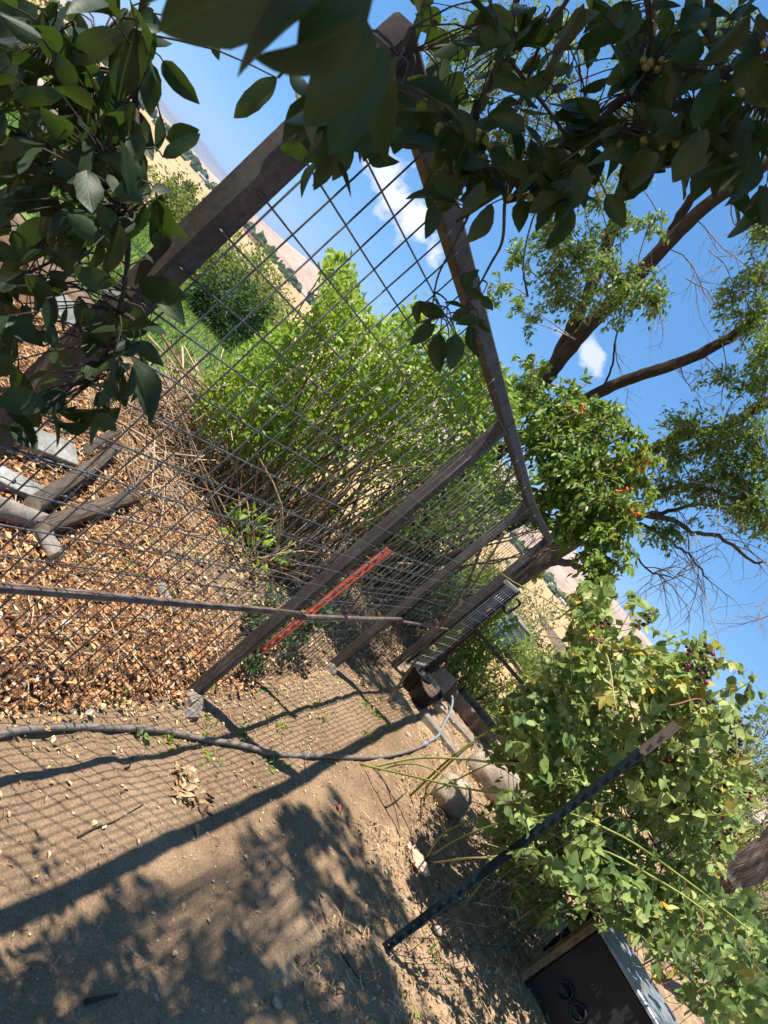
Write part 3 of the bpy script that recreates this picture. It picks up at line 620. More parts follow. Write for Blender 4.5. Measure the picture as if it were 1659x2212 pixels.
q = sv(1200, 1460, 7.0); pp = sv(1150, 1495, 7.0); t0 = thing('leaning_beam', 'dark square timber leaning behind the bramble by the low pen', 'beam'); railp(t0, [(pp[0]-.05, 7.0, pp[2]-.35), q], .07, m_bwood, 'beam')
# grey slatted panel beyond the gate
sp = thing('slatted_panel', 'weathered pale grey slatted panel lying beyond the gate', 'panel')
a, b = sv(1126, 1340, 9.5), sv(1045, 1385, 9.5)
for k in range(7):
    f = k/6; p = a+(b-a)*f; mb = MB(); mb.add(*box_vf(p[0]-.02, 9.5+.02*k, p[2]-.03, .30, .5, .035, .25)); mb.build('slat', m_stovetop if k else m_gwood, sp, False)

# ------------------------------------------------------------------ trees
def limb(mb, pts, r0, r1, k=10, n=None, rnd=.5, wig=.012):
    n = n or max(6, len(pts)*4); P = smooth_line(pts, n); P[1:-1] += rng.normal(size=(n-2, 3))*wig
    add_tube(mb, P, np.linspace(r0, r1, n)*(1+.025*rng.normal(size=n)), k, rnd)
    return P
def twigs_from(mb, P0, D0, L, r, depth, out=None, droop=.15, spread=.6, k=4):
    n = 6; pts = [np.array(P0)]; d = norm(np.array(D0)[None])[0]
    for i in range(n):
        d = norm((d+rng.normal(size=3)*.16+np.array([0, 0, -droop*.25]))[None])[0]; pts.append(pts[-1]+d*L/n)
    add_tube(mb, pts, np.linspace(r, r*.45, n+1), k, rng.random(), cap=False)
    if out is not None and depth <= 1:
        for i in range(1, n+1): out.append((pts[i], d))
    if depth > 0:
        for i in range(1, n+1):
            if rng.random() < .75: twigs_from(mb, pts[i], norm((d+rng.normal(size=3)*spread)[None])[0], L*(.45+.25*rng.random()), r*.55, depth-1, out, droop, spread, k)
def clusters(wood, leafmb, cl, limbs, n_per, size, kind, Yspread=.5, lean=(-.25, -.4, .7), twr=.006, wood_r=True, rnd_bias=0, rscale=1.0, parts=None, droop=.35):
    """leafy sprays: twigs reach from the nearest limb into each clump, leaves set along them"""
    LP = np.vstack(limbs) if limbs is not None else None
    for c in cl:
        x, y, rp, Y = c[:4]; dens = c[4] if len(c) > 4 else 1.0; bias = c[5] if len(c) > 5 else 0.0
        ctr = sv(x, y, Y); rad = rp/FPX*Y*rscale
        if LP is not None:
            k = np.argmin(((LP-ctr)**2).sum(1)); at = LP[k]
            if np.linalg.norm(at-ctr) > rad*.5: add_tube(wood, smooth_line([at, (at+ctr)/2+rng.normal(size=3)*rad*.2, ctr], 7), np.linspace(twr*1.8, twr, 7), 5, .5, cap=False)
        n = int(n_per*dens); nt_ = max(4, n//14); ends = ctr+rand_dir(nt_)*(rng.random((nt_, 1))**.4)*np.array([rad, max(rad, Yspread), rad])
        per = int(math.ceil(n/nt_)); PL = []; DL = []
        for e in ends:
            st = ctr+(e-ctr)*.05; mid = (st+e)/2+np.array([0, 0, rad*.18])+rng.normal(size=3)*rad*.1; tw = smooth_line([st, mid, e+np.array([0, 0, -rad*.1*droop])], 6); add_tube(wood, tw, np.linspace(twr*.6, twr*.25, 6), 4, rng.random(), cap=False)
            f = .2+.8*rng.random(per); ii = np.clip((f*5).astype(int), 0, 4); fr = (f*5-ii)[:, None]; p = tw[ii]*(1-fr)+tw[ii+1]*fr+rng.normal(size=(per, 3))*rad*.07
            td = norm((tw[ii+1]-tw[ii])); PL.append(p); DL.append(norm(td*.7+rng.normal(size=(per, 3))*.6+np.array([0, 0, -droop])))
        P = np.vstack(PL); D = np.vstack(DL); N = len(P); Nn = norm(np.array(lean)[None]+rng.normal(size=(N, 3))*.55); S = size*(.6+.7*rng.random(N))
        rn = np.clip(rng.random(N)*.85+bias+rnd_bias, 0, 1)
        if parts is not None: parts.append((P, D, Nn, S, rn))
        add_leaves(leafmb, P, D, Nn, S, kind, rn, .8+.4*rng.random(N)) if parts is None else None
def split_parts(parent, parts, kind, mats, nparts, key, name='foliage', ploc=(0, 0, 0), lodkind=None):
    P, D, Nn, S, R = [np.concatenate([p[i] for p in parts]) for i in range(5)]
    d = P-EYE; dep = d@_f; xx = 829.5+FPX*(d@AX)/dep; yy = 1106-FPX*(d@AY)/dep
    vis = (dep > .05) & (xx > 0) & (xx < 1659) & (yy > 0) & (yy < 2212); rank = np.where(vis, S/np.maximum(dep, .05), -1); o = np.argsort(-rank)
    a, b = o[:nparts], o[nparts:]
    leaf_parts(parent, ploc, P[a], D[a], Nn[a], S[a], kind, mats, key, R[a])
    mb = MB(); add_leaves(mb, P[b], D[b], Nn[b], S[b], lodkind or kind, R[b], .85+.35*rng.random(len(b))); oo = mb.build(name, mats, parent); oo['kind'] = 'stuff'; return oo

def elm():
    t = thing('elm_tree', 'many stemmed dark barked tree rising behind the fence into blue sky', 'tree', loc=(.3, 8.2, 0)); lo = (.3, 8.2, 0)
    def px(l, Y0, Y1=None): Y1 = Y1 or Y0; return [sv(x, y, Y0+(Y1-Y0)*i/(len(l)-1)) for i, (x, y) in enumerate(l)]
    spec = [([(.05, 8.0, -.1), (.02, 8.0, 1.2)]+px([(1100, 895), (1190, 800)], 8.0), .19, .155),
            (px([(1190, 803), (1245, 690), (1300, 560), (1350, 400), (1385, 250), (1410, 60), (1430, -120)], 8.0, 7.6), .125, .055),
            (px([(1300, 562), (1335, 430), (1360, 330), (1392, 230), (1440, 120)], 7.9, 8.2), .06, .03),
            (px([(1190, 800), (1270, 705), (1400, 570), (1520, 450), (1659, 352), (1780, 260)], 8.0, 7.2), .14, .085),
            (px([(1415, 556), (1480, 450), (1530, 370), (1580, 260), (1620, 120)], 7.8, 8.0), .085, .045),
            (px([(1235, 240), (1165, 430), (1130, 560), (1140, 640)], 8.4, 8.1)[::-1], .02, .012),
            ([(.35, 8.3, -.1)]+px([(1050, 1000), (1130, 945), (1290, 850), (1370, 815), (1450, 790), (1560, 740), (1659, 668), (1780, 600)], 8.3, 7.6), .13, .07),
            (px([(1300, 845), (1322, 790), (1330, 730), (1345, 700)], 8.2, 8.0), .022, .010),
            ([(.7, 8.5, -.1)]+px([(1130, 1120), (1230, 1050), (1390, 980), (1480, 940), (1560, 925), (1659, 868), (1780, 810)], 8.5, 7.8), .13, .085)]
    wood = MB(); L = []
    for pts, a, b in spec: L.append(limb(wood, pts, a*.62, b*.62, 12, len(pts)*6, wig=.004))
    wood.build('trunk', m_bark, t).location = [-q for q in lo]
    tw = MB(); lf = MB()
    cl = [(1000, 90, 80, 8.3, .9), (1055, 170, 85, 8.3, 1.0), (1100, 60, 70, 8.4, .9), (960, 130, 50, 8.3, .6), (1020, 230, 50, 8.3, .6), (1110, 330, 50, 8.2, .5), (1230, 320, 50, 8, .6), (1130, 260, 60, 8.3, .5), (1180, 190, 60, 8.2, .6), (985, 190, 45, 8.3, .4), (1075, 300, 50, 8.3, .4), (1160, 390, 45, 8.2, .4), (1190, 320, 45, 8.2, .4),
          (1190, 510, 66, 8.0, 1.5), (1245, 565, 75, 7.9, 1.6), (1210, 440, 50, 8, .8), (1180, 590, 60, 8, .9), (1225, 645, 60, 7.9, 1.1), (1320, 590, 60, 7.8, 1.0), (1375, 640, 60, 7.8, 1.2), (1420, 655, 42, 7.8, .7), (1300, 670, 55, 7.9, .8), (1140, 690, 45, 8.1, .35, .1), (1115, 560, 35, 8.1, .4), (1290, 420, 55, 7.9, .6), (1355, 360, 60, 7.9, .6), (1250, 395, 45, 7.9, .5), (1340, 480, 50, 7.9, .8), (1400, 490, 40, 7.8, .5),
          (1640, 600, 60, 7.4, .8), (1615, 690, 55, 7.4, .9), (1650, 770, 60, 7.4, 1), (1580, 640, 40, 7.5, .4), (1650, 500, 50, 7.4, .8), (1560, 820, 40, 7.6, .4), (1640, 830, 50, 7.5, .8),
          (1480, 930, 60, 7.9, .9), (1530, 965, 62, 7.9, 1.1), (1600, 940, 66, 7.8, 1.2), (1640, 1000, 70, 7.8, 1.3), (1450, 990, 55, 8, .9), (1560, 1030, 62, 7.9, 1.1), (1625, 1080, 60, 7.8, 1.2), (1500, 1060, 50, 8, .8), (1440, 1060, 45, 8, .6), (1590, 1110, 45, 7.9, .8), (1440, 1150, 30, 8, .5), (1655, 1140, 45, 7.8, .8),
          (1450, 100, 70, 7.8, .7), (1380, 160, 60, 7.8, .7), (1600, 300, 55, 7.6, .7), (1640, 180, 60, 7.6, .8), (1540, 200, 55, 7.7, .6), (1500, 300, 50, 7.7, .5), (1300, 60, 60, 8, .6), (1350, 250, 45, 7.9, .5), (1200, 80, 55, 8.1, .5), (1240, 250, 50, 8, .4), (1560, 60, 60, 7.7, .7)]
    cl = [((c[0], c[1], c[2], 4.7+.5*rng.random())+tuple(c[4:])) if (1110 < c[0] < 1430 and 350 < c[1] < 700) else c for c in cl]
    clusters(tw, lf, [c for c in cl if c[3] < 6], L, 430, .040, 'small', Yspread=.28, twr=.004, rscale=1.2)
    clusters(tw, lf, [c for c in cl if c[3] > 6], L, 720, .056, 'small', Yspread=.5, twr=.005, rscale=1.18)
    clusters(tw, lf, [(1080, 620, 34, 7.0, .35, .15), (1115, 655, 30, 7.0, .3, .15), (1060, 660, 24, 7, .25, .1)], L, 400, .05, 'small', .3, twr=.004)
    # bare fine twigs hanging among the limbs
    for (x, y, Y, dx, dy, Lm) in [(1450, 540, 7.8, .9, .5, .8), (1500, 470, 7.7, .8, .7, .9), (1560, 740, 7.6, .3, 1, .6), (1330, 740, 8, .8, .3, .6), (1470, 790, 7.9, -.2, 1, .5), (1400, 570, 7.9, .6, .9, .8), (1600, 420, 7.5, .3, 1, .7), (1530, 540, 7.7, .7, .6, .7), (1100, 200, 8.3, -.5, -1, .7), (1150, 420, 8.2, -.6, -.8, .8), (1240, 330, 8, -.4, -.9, .7), (1480, 600, 7.8, .8, .2, .8), (1560, 930, 7.8, .2, -1, .5), (1659, 1330, 9, -.8, .6, .5), (1659, 1290, 9, -1, .2, .4)]:
        a = sv(x, y, Y); b = sv(x+dx*60, y+dy*60, Y); twigs_from(tw, a, b-a+rng.normal(size=3)*.1, Lm, .007, 2, None, .1, .55)
    tw.build('twigs', m_dead, t).location = [-q for q in lo]
    o = lf.build('crown', m_elm, t); o.location = [-q for q in lo]; o['kind'] = 'stuff'
elm()
def gate_tree():
    lo = (1.5, 8.0, 0); t = thing('leaning_tree', 'grey barked tree with bare dead boughs behind the gate', 'tree', loc=lo)
    def px(l, Y0, Y1=None): Y1 = Y1 or Y0; return [sv(x, y, Y0+(Y1-Y0)*i/(len(l)-1)) for i, (x, y) in enumerate(l)]
    wood = MB(); L = []
    L.append(limb(wood, [(1.48, 8.0, -.1)]+px([(1060, 1290), (1150, 1222), (1240, 1165), (1320, 1120), (1385, 1112)], 8.0, 8.1), .14, .075, 12, 30))
    L.append(limb(wood, px([(1168, 1222), (1205, 1213), (1240, 1222), (1262, 1228)], 7.95), .055, .03, 8, 12))
    L.append(limb(wood, px([(1385, 1112), (1440, 1118), (1500, 1150), (1560, 1160), (1620, 1210), (1655, 1215)], 8.1, 7.6), .035, .010, 7, 22))
    L.append(limb(wood, px([(1380, 1105), (1430, 1060), (1500, 1050), (1570, 1070), (1640, 1120)], 8.1, 7.8), .030, .012, 7, 20))
    L.append(limb(wood, px([(1370, 1110), (1440, 1105), (1520, 1090), (1600, 1100), (1660, 1080)], 8.1, 8.4), .028, .012, 7, 20))
    L.append(limb(wood, px([(1380, 1130), (1440, 1165), (1490, 1200), (1530, 1250)], 8.1, 7.9), .022, .008, 7, 18))
    L.append(limb(wood, px([(1352, 1180), (1400, 1230), (1440, 1245), (1480, 1240)], 8.0, 7.8), .014, .005, 6, 14))
    wood.build('trunk', m_bark2, t).location = [-q for q in lo]
    tw = MB(); lf = MB()
    for i in range(42):
        P = L[random.choice((2, 3, 4, 5, 6, 2, 5))]; k = rng.integers(4, len(P)); twigs_from(tw, P[k], norm((P[min(k, len(P)-1)]-P[k-1]+rng.normal(size=3)*.05)[None])[0]+rng.normal(size=3)*.5, .35+.35*rng.random(), .006, 1, None, .3, .6)
    tw.build('twigs', m_dead, t).location = [-q for q in lo]
    clusters(tw, lf, [(1425, 1150, 35, 8, .5), (1440, 1180, 25, 8, .4), (1500, 1130, 30, 8, .3), (1400, 1160, 30, 8, .5)], L, 150, .05, 'small', .2)
    o = lf.build('crown', m_elm, t); o.location = [-q for q in lo]; o['kind'] = 'stuff'
gate_tree()

def vine():
    lo = (1.0, 7.2, 0); t = thing('trumpet_vine', 'dense green vine with orange red flowers heaped over the fence top by the trees', 'vine', loc=lo)
    wood = MB(); lf = MB(); L = []
    for i in range(16):
        a = np.array([.2+1.5*rng.random(), 6.7+.9*rng.random(), -.05]); b = sv(1130+220*rng.random(), 860+320*rng.random(), 6.4+.9*rng.random()); L.append(limb(wood, [a, (a+b)/2+rng.normal(size=3)*.2, b], .016, .006, 6, 12, rng.random(), .02))
    cl = [(1125, 850, 48, 6.6, .9), (1180, 880, 60, 6.7, 1.2), (1235, 905, 55, 6.8, 1.1), (1155, 945, 60, 6.5, 1.3), (1215, 965, 70, 6.6, 1.5), (1285, 940, 60, 6.7, 1.2), (1190, 1020, 60, 6.5, 1.4), (1255, 1025, 70, 6.5, 1.5), (1325, 1005, 52, 6.6, 1.1, .08), (1362, 1045, 45, 6.7, .9, .2), (1215, 1085, 55, 6.6, 1.2), (1285, 1090, 70, 6.5, 1.5, .03), (1345, 1095, 48, 6.6, 1.1, .12), (1255, 1150, 55, 6.6, 1.2), (1310, 1165, 52, 6.5, 1.2), (1282, 1215, 42, 6.4, 1.0), (1300, 1260, 38, 6.3, .9), (1280, 1300, 30, 6.3, .6), (1375, 985, 34, 6.8, .6, .25), (1150, 800, 42, 6.9, .5), (1340, 1140, 36, 6.5, .8, .05), (1395, 1000, 26, 6.8, .3, .3), (1240, 850, 36, 6.9, .5), (1310, 900, 40, 6.8, .7), (1350, 940, 34, 6.8, .5), (1330, 1220, 30, 6.4, .5), (1200, 1130, 40, 6.6, .8), (1170, 1090, 35, 6.5, .7)]
    parts = []
    clusters(wood, lf, cl, L, 330, .074, 'mid', .45, parts=parts, twr=.006, droop=.5, rscale=1.36, rnd_bias=.12)
    wood.build('stems', m_stem, t).location = [-q for q in lo]
    o = split_parts(t, parts, 'mid', m_vine, 220, 'vine', 'foliage', lo); o.location = [-q for q in lo]
    for (x, y) in ((1258, 880), (1350, 1062), (1372, 1108), (1392, 1002)):
        for k in range(2):
            p = sv(x+rng.normal()*4, y+rng.normal()*4, 6.15+.1*rng.random()); d = norm((rng.normal(size=3)+np.array([0, -.6, .2]))[None])[0]; mb = MB(); add_tube(mb, [p, p+d*.03, p+d*.05, p+d*.056], [.004, .007, .012, .020], 7); mb.build('flower', m_flower, t).location = [-q for q in lo]
vine()

def shrub():
    lo = (-.3, 5.6, 0); t = thing('green_shrub', 'large bright lime green shrub on brown stems just behind the wire panels', 'shrub', loc=lo)
    wood = MB()
    top = [(440, 830), (520, 765), (600, 705), (655, 690), (690, 640), (700, 560), (740, 550), (770, 610), (790, 690), (870, 690), (900, 640), (930, 700), (1000, 720), (1060, 770), (1110, 850), (1120, 930), (1060, 1010), (960, 1000), (800, 985), (640, 960), (480, 950), (410, 900)]
    dens = [(top, 23000, 4.7, 6.9), ([(410, 890), (480, 940), (640, 950), (800, 975), (960, 990), (1080, 1010), (1060, 1070), (900, 1050), (760, 1040), (600, 1020), (450, 990)], 2000, 4.8, 6.5),
            ([(420, 960), (520, 980), (700, 1030), (900, 1060), (1060, 1080), (1130, 1100), (1080, 1160), (960, 1180), (850, 1160), (700, 1130), (560, 1090), (470, 1050)], 1300, 5.2, 7.4),
            ([(470, 1080), (560, 1100), (640, 1170), (640, 1240), (560, 1260), (500, 1180)], 420, 4.3, 5.2)]
    PL = []; NB = []
    for poly, n, y0, y1 in dens:
        p = poly_pts(poly, n); yy = y0+(y1-y0)*rng.random(n)**1.3; PL.append(svn(p, yy)); NB.append(np.full(n, 0))
    P = np.vstack(PL)
    # pull into sprays so that clumps and gaps appear
    cc = P[rng.choice(len(P), 420, replace=False)]; 
    d2 = ((P[:, None, :]-cc[None])**2).sum(-1); k = d2.argmin(1); P = P+(cc[k]-P)*(.30*rng.random((len(P), 1))); ax = norm(cc-np.array([-.3, 5.7, -.6])+rng.normal(size=cc.shape)*.3)
    dn = np.array([mnoise.noise(Vector(q)*2.6)+.6*mnoise.noise(Vector(q)*6.0) for q in P]); P = P+rng.normal(size=P.shape)*.025
    keep = (P[:, 2] > .04) & (dn > -.13); P = P[keep]; k = k[keep]; N = len(P)
    D = norm(ax[k]*.6+rng.normal(size=(N, 3))*.55+np.array([0, 0, -.15])); Nn = norm(np.array([-.35, -.5, .65])+rng.normal(size=(N, 3))*.5)
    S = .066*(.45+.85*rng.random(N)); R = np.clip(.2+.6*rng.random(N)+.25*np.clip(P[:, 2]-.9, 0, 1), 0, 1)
    # stems
    for c in cc[::3]:
        b = np.array([np.clip(c[0]*.55-.1+rng.normal()*.35, -1.0, 1.1), np.clip(c[1]*.8+1.1+rng.normal()*.4, 4.9, 7.4), -.03]); m = (b+c)/2+np.array([rng.normal()*.12, rng.normal()*.12, .18])
        add_tube(wood, smooth_line([b, m, c], 9), np.linspace(.010, .0035, 9), 5, rng.random(), cap=False)
    for i in range(150):   # tangle of leaning bare stems low down
        a = gp(450+480*rng.random(), 1080+180*rng.random()); a[1] = np.clip(a[1], 4.5, 8); d = np.array([rng.normal()*.8, rng.normal()*.5, .25+.5*rng.random()]); e_ = a+d*.9
        if fence_side(np.array([e_[0]]), np.array([e_[1]]))[0] > -.12 or fence_side(np.array([a[0]]), np.array([a[1]]))[0] > -.12: continue
        add_tube(wood, smooth_line([a, a+d*.4+rng.normal(size=3)*.05, a+d*.9+np.array([0, 0, -.06])], 7), np.linspace(.007, .003, 7), 5, .3+.7*rng.random(), cap=False)
    wood.build('stems', m_stem, t).location = [-q for q in lo]
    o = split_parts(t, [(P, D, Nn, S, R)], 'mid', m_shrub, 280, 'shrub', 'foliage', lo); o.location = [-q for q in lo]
shrub()

def bush(name, label, cat, ctr, rad, n, size, mat, kind='small', stemm=m_stem, group=None, flat=.75, trunk=None):
    ctr = np.array(ctr, float); rad = np.array(rad, float); base = (ctr[0], ctr[1], ctr[2]-rad[2]); t = thing(name, label, cat, group, base)
    wood = MB()
    nc = max(8, n//70); u_ = rand_dir(nc)*(rng.random((nc, 1))**.35); u_[:, 2] = np.where(u_[:, 2] < -flat, -flat, u_[:, 2]); cc = ctr+u_*rad*(1+.18*rng.normal(size=(nc, 1)))
    b0 = np.array(base)
    for c in cc:
        s = b0+np.array([rng.normal()*rad[0]*.12, rng.normal()*rad[1]*.12, -.1]) if trunk is None else b0+np.array([0, 0, trunk])
        add_tube(wood, smooth_line([s, (s+c)/2+rng.normal(size=3)*rad*.08, c], 7), np.linspace(.02*rad[0] if trunk is None else .03*rad[0], .004*max(1, rad[0]), 7), 5, rng.random(), cap=False)
    if trunk is not None: add_tube(wood, [b0-np.array([0, 0, .3]), b0+np.array([.02, 0, trunk*.5]), b0+np.array([0, 0, trunk+.1])], [.12*rad[0]**.5, .10*rad[0]**.5, .07*rad[0]**.5], 8)
    k = rng.integers(0, nc, n); cr = rad*.30; P = cc[k]+rand_dir(n)*(rng.random((n, 1))**.45)*cr
    D = norm(P-ctr+rng.normal(size=(n, 3))*rad*.5+np.array([0, 0, -.2*rad[2]])); Nn = norm(np.array([-.1, -.1, .9])+rng.normal(size=(n, 3))*.6)
    lf = MB(); add_leaves(lf, P, D, Nn, size*(.6+.8*rng.random(n)), kind, np.clip(rng.random(n), 0, 1), .8+.5*rng.random(n))
    wood.build('trunk' if trunk else 'stems', stemm, t).location = [-q for q in base]; o = lf.build('crown' if trunk else 'foliage', mat, t); o.location = [-q for q in base]; o['kind'] = 'stuff'; return t
def bpx(x, y, Y): return sv(x, y, Y)
# hedge and trees beyond the lawn
hed = [(470, 590, 13.2, 1.0, .62, m_gold, 'bushy golden green hedge shrub at the lawn edge left of the fence gap'), (520, 660, 13.0, .95, .6, m_gold, 'golden green hedge shrub seen low through the wire by the brown lawn border'), (395, 470, 14.0, 1.25, .55, m_gold, 'tall yellow green hedge shrub just left of the nearest post'),
       (560, 640, 14.4, 1.1, .75, m_gold, 'yellow green shrub between the hedge and the lime shrub')]
for x, y, Y, r, h, m, lab in hed:
    c = bpx(x, y, Y); bush('hedge_shrub', lab, 'shrub', (c[0], Y, max(h*.8, c[2])), (r, r*.8, max(h*.8, c[2])), 4200, .075, m)
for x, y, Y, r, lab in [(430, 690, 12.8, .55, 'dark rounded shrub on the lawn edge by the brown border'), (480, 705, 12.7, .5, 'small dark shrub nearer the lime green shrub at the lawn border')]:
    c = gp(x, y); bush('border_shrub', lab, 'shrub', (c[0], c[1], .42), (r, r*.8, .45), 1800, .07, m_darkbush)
def from_top(u_, vtop, Y, h):   # crown centre whose top stands at a sighted height
    v_ = vtop-h/Y*FPX; return sv(.648*u_+.762*v_, .762*u_-.648*v_, Y)
for u_, vt, Y, r, h, m, lab in [(742, 40, 26, 1.7, 1.9, m_elm, 'mid green tree standing downhill behind the golden hedge'), (803, 40, 30, 2.0, 2.0, m_elm, 'rounded green tree beyond the hedge below the dry field'), (580, 60, 40, 1.0, 1.3, m_darkbush, 'dark evergreen tree beside the nearest post'), (884, 38, 34, 1.9, 2.0, m_olive, 'grey green tree beyond the lime shrub, left of the leafy sprig'), (120, 62, 15, 1.1, .8, m_gold, 'bright shrub behind the boulders at the upper left corner'), (247, 50, 15, 1.1, .7, m_elm, 'green shrub behind the boulder row at the lawn end'), (350, 30, 14, 1.0, .55, m_gold, 'low golden shrub behind the dark hanging leaves')]:
    c = from_top(u_, vt, Y, h); bush('valley_tree' if Y > 20 else 'lawn_shrub', lab, 'tree' if Y > 20 else 'shrub', c, (r, r, h), 3600, .10 if Y < 20 else .17, m, trunk=.6 if Y > 20 else None)
for (x, y, r, lab) in [(62, 192, .24, 'pink grey boulder at the end of the lawn nearest the corner'), (110, 252, .22, 'second pink grey boulder along the far lawn edge'), (190, 400, .2, 'small pinkish stone by the lawn, half hidden by dark leaves'), (175, 335, .22, 'rounded pink stone lying between lawn and hedge')]:
    c = gp(x, y); v, T = ICO2; v = v*np.array([r*1.2, r, r*.75])*(1+.22*np.array([mnoise.noise(Vector(q)*1.8+Vector((x, 0, 0))) for q in v])[:, None]); mb = MB(); mb.add(v+np.array([c[0], c[1], r*.4]), None, T); tag(mb.build('boulder', m_pink), lab, 'boulder', 'boulders along the lawn')
# trees between the gate and the valley
for u_, vt, Y, r, h, m, lab in [(1735, 42, 26, 1.5, 1.6, m_olive, 'grey green rounded tree just right of the black gate latch'), (1800, 40, 22, 1.7, 1.8, m_olive, 'broad olive green tree below the dry field'), (1880, 36, 20, 1.5, 1.6, m_olive, 'olive tree in front of the tan field near the bramble top'), (1813, 8, 15, 1.2, 1.2, m_elm, 'darker green tree behind the small timber frame'), (1900, -8, 14, 1.1, 1.1, m_olive, 'low olive bush close behind the leaning beam'), (1690, 46, 30, 1.0, 1.2, m_elm, 'green treetop between tree trunk and latch'), (1953, 32, 17, 1.3, 1.3, m_olive, 'olive tree half hidden by the bramble crown')]:
    c = from_top(u_, vt, Y, h); bush('olive_tree', lab, 'tree', c, (r, r, h), 3800, .11, m, 'small', trunk=.5)
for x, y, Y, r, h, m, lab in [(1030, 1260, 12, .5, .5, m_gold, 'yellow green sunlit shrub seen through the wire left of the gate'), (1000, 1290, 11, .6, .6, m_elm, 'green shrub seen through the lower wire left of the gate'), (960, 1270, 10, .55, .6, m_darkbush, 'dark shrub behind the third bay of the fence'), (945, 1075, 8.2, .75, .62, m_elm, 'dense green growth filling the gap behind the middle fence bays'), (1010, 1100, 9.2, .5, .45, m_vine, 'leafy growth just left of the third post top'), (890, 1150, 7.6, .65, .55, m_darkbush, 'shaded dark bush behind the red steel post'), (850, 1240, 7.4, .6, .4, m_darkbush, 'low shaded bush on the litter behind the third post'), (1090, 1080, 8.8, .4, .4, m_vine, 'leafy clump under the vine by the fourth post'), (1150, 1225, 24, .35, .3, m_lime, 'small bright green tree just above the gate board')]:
    c = bpx(x, y, Y); tr_ = Y > 12.5; bush('olive_tree' if tr_ else 'back_shrub', lab, 'tree' if tr_ else 'shrub', c, (r, r, h), 3800, (.05 if Y < 14 else .11), m, 'small', trunk=.5 if tr_ else None)
c = gp(1010, 1560); bush('lime_weed', 'patch of lime green weeds inside the low pen', 'plant', (2.15, 7.55, .30), (.55, .45, .34), 3000, .06, m_lime, 'lance')
bush('pen_shrub', 'leafy green shrub behind the gate post inside the pen', 'shrub', (1.62, 7.2, .42), (.28, .3, .45), 1800, .05, m_shrub, 'mid')
bush('ivy_clump', 'low dark leafy clump at the foot of the fence between second and third posts', 'plant', (.14, 4.0, .18), (.22, .5, .2), 1500, .040, m_darkbush, 'mid')
# right side background
for x, y, Y, r, h, m, lab in [(1600, 1760, 11, 1.3, .9, m_gold, 'sunlit pale green bush at right edge above the thick trunk'), (1640, 1960, 9.5, 1.1, .8, m_gold, 'yellow green bush below the thick trunk at right edge'), (1659, 1640, 13, .9, .9, m_olive, 'grey green treetop at the right picture edge'), (1560, 2080, 8, .8, .5, m_darkbush, 'dark low bush behind the bramble at lower right')]:
    c = bpx(x, y, Y); bush('side_bush', lab, 'shrub', (c[0], Y, max(c[2], .4)), (r, r, h), 4200, .065, m, 'small')
def side_tree():
    a = sv(1585, 1893, 6.6); b = sv(1659, 1838, 6.6); lo = (a[0]-.1, 6.6, 0); t = thing('thick_trunk_tree', 'thick furrowed brown tree trunk at the right edge', 'tree', loc=lo); w = MB(); d = b-a
    L = limb(w, [np.array([a[0]-.12, 6.6, -.1]), a-d*.4, a, b, b+d*1.2, b+d*3+np.array([.1, -.2, .5]), b+d*4+np.array([.3, -.8, 1.4])], .17, .11, 12, 34); w.build('trunk', m_bark2, t).location = [-q for q in lo]
    lf = MB(); tw = MB(); top = L[-1]
    P = []
    for i in range(26):
        c = top+np.array([rng.uniform(-2.6, 1.8), rng.uniform(-2.4, 1.0), rng.uniform(.2, 2.0)]); add_tube(tw, smooth_line([L[-3], (top+c)/2+rng.normal(size=3)*.2, c], 7), np.linspace(.03, .006, 7), 5, .5)
        n = 230; p = c+rand_dir(n)*(rng.random((n, 1))**.5)*.5; P.append(p)
    k2 = 0
    while k2 < 260:
        z = 3.4+2.0*rng.random(); S0 = np.array([rng.uniform(2.2, 5.0), rng.uniform(1.9, 3.1)])
        if mnoise.noise(Vector((S0[0]*3, S0[1]*3, 9.1))) < -.12: continue
        c = np.array([S0[0]-.368*z, S0[1]-.132*z, z]); k2 += 1; P.append(c+rand_dir(12)*(rng.random((12, 1))**.5)*.13)
        if k2 % 5 == 0: add_tube(tw, smooth_line([top, (top+c)/2+np.array([.2, 0, .3]), c], 7), np.linspace(.03, .006, 7), 5, .5)
    P = np.vstack(P); N = len(P); sh = P[:, :2]+np.array([.368, .132])*P[:, 2:]; d = P-EYE; dep = d@_f; xx = 829.5+FPX*(d@AX)/np.maximum(dep, .1); 
    k = (sh[:, 0] > 2.15) & ((xx > 1720) | (dep < .2)); P = P[k]; N = len(P)
    add_leaves(lf, P, rand_dir(N)+np.array([0, 0, -.4]), norm(np.array([0, 0, 1.])+rng.normal(size=(N, 3))*.6), .07*(.7+.6*rng.random(N)), 'small', rng.random(N)); tw.build('twigs', m_bark2, t).location = [-q for q in lo]; o = lf.build('crown', m_elm, t); o.location = [-q for q in lo]; o['kind'] = 'stuff'
side_tree()

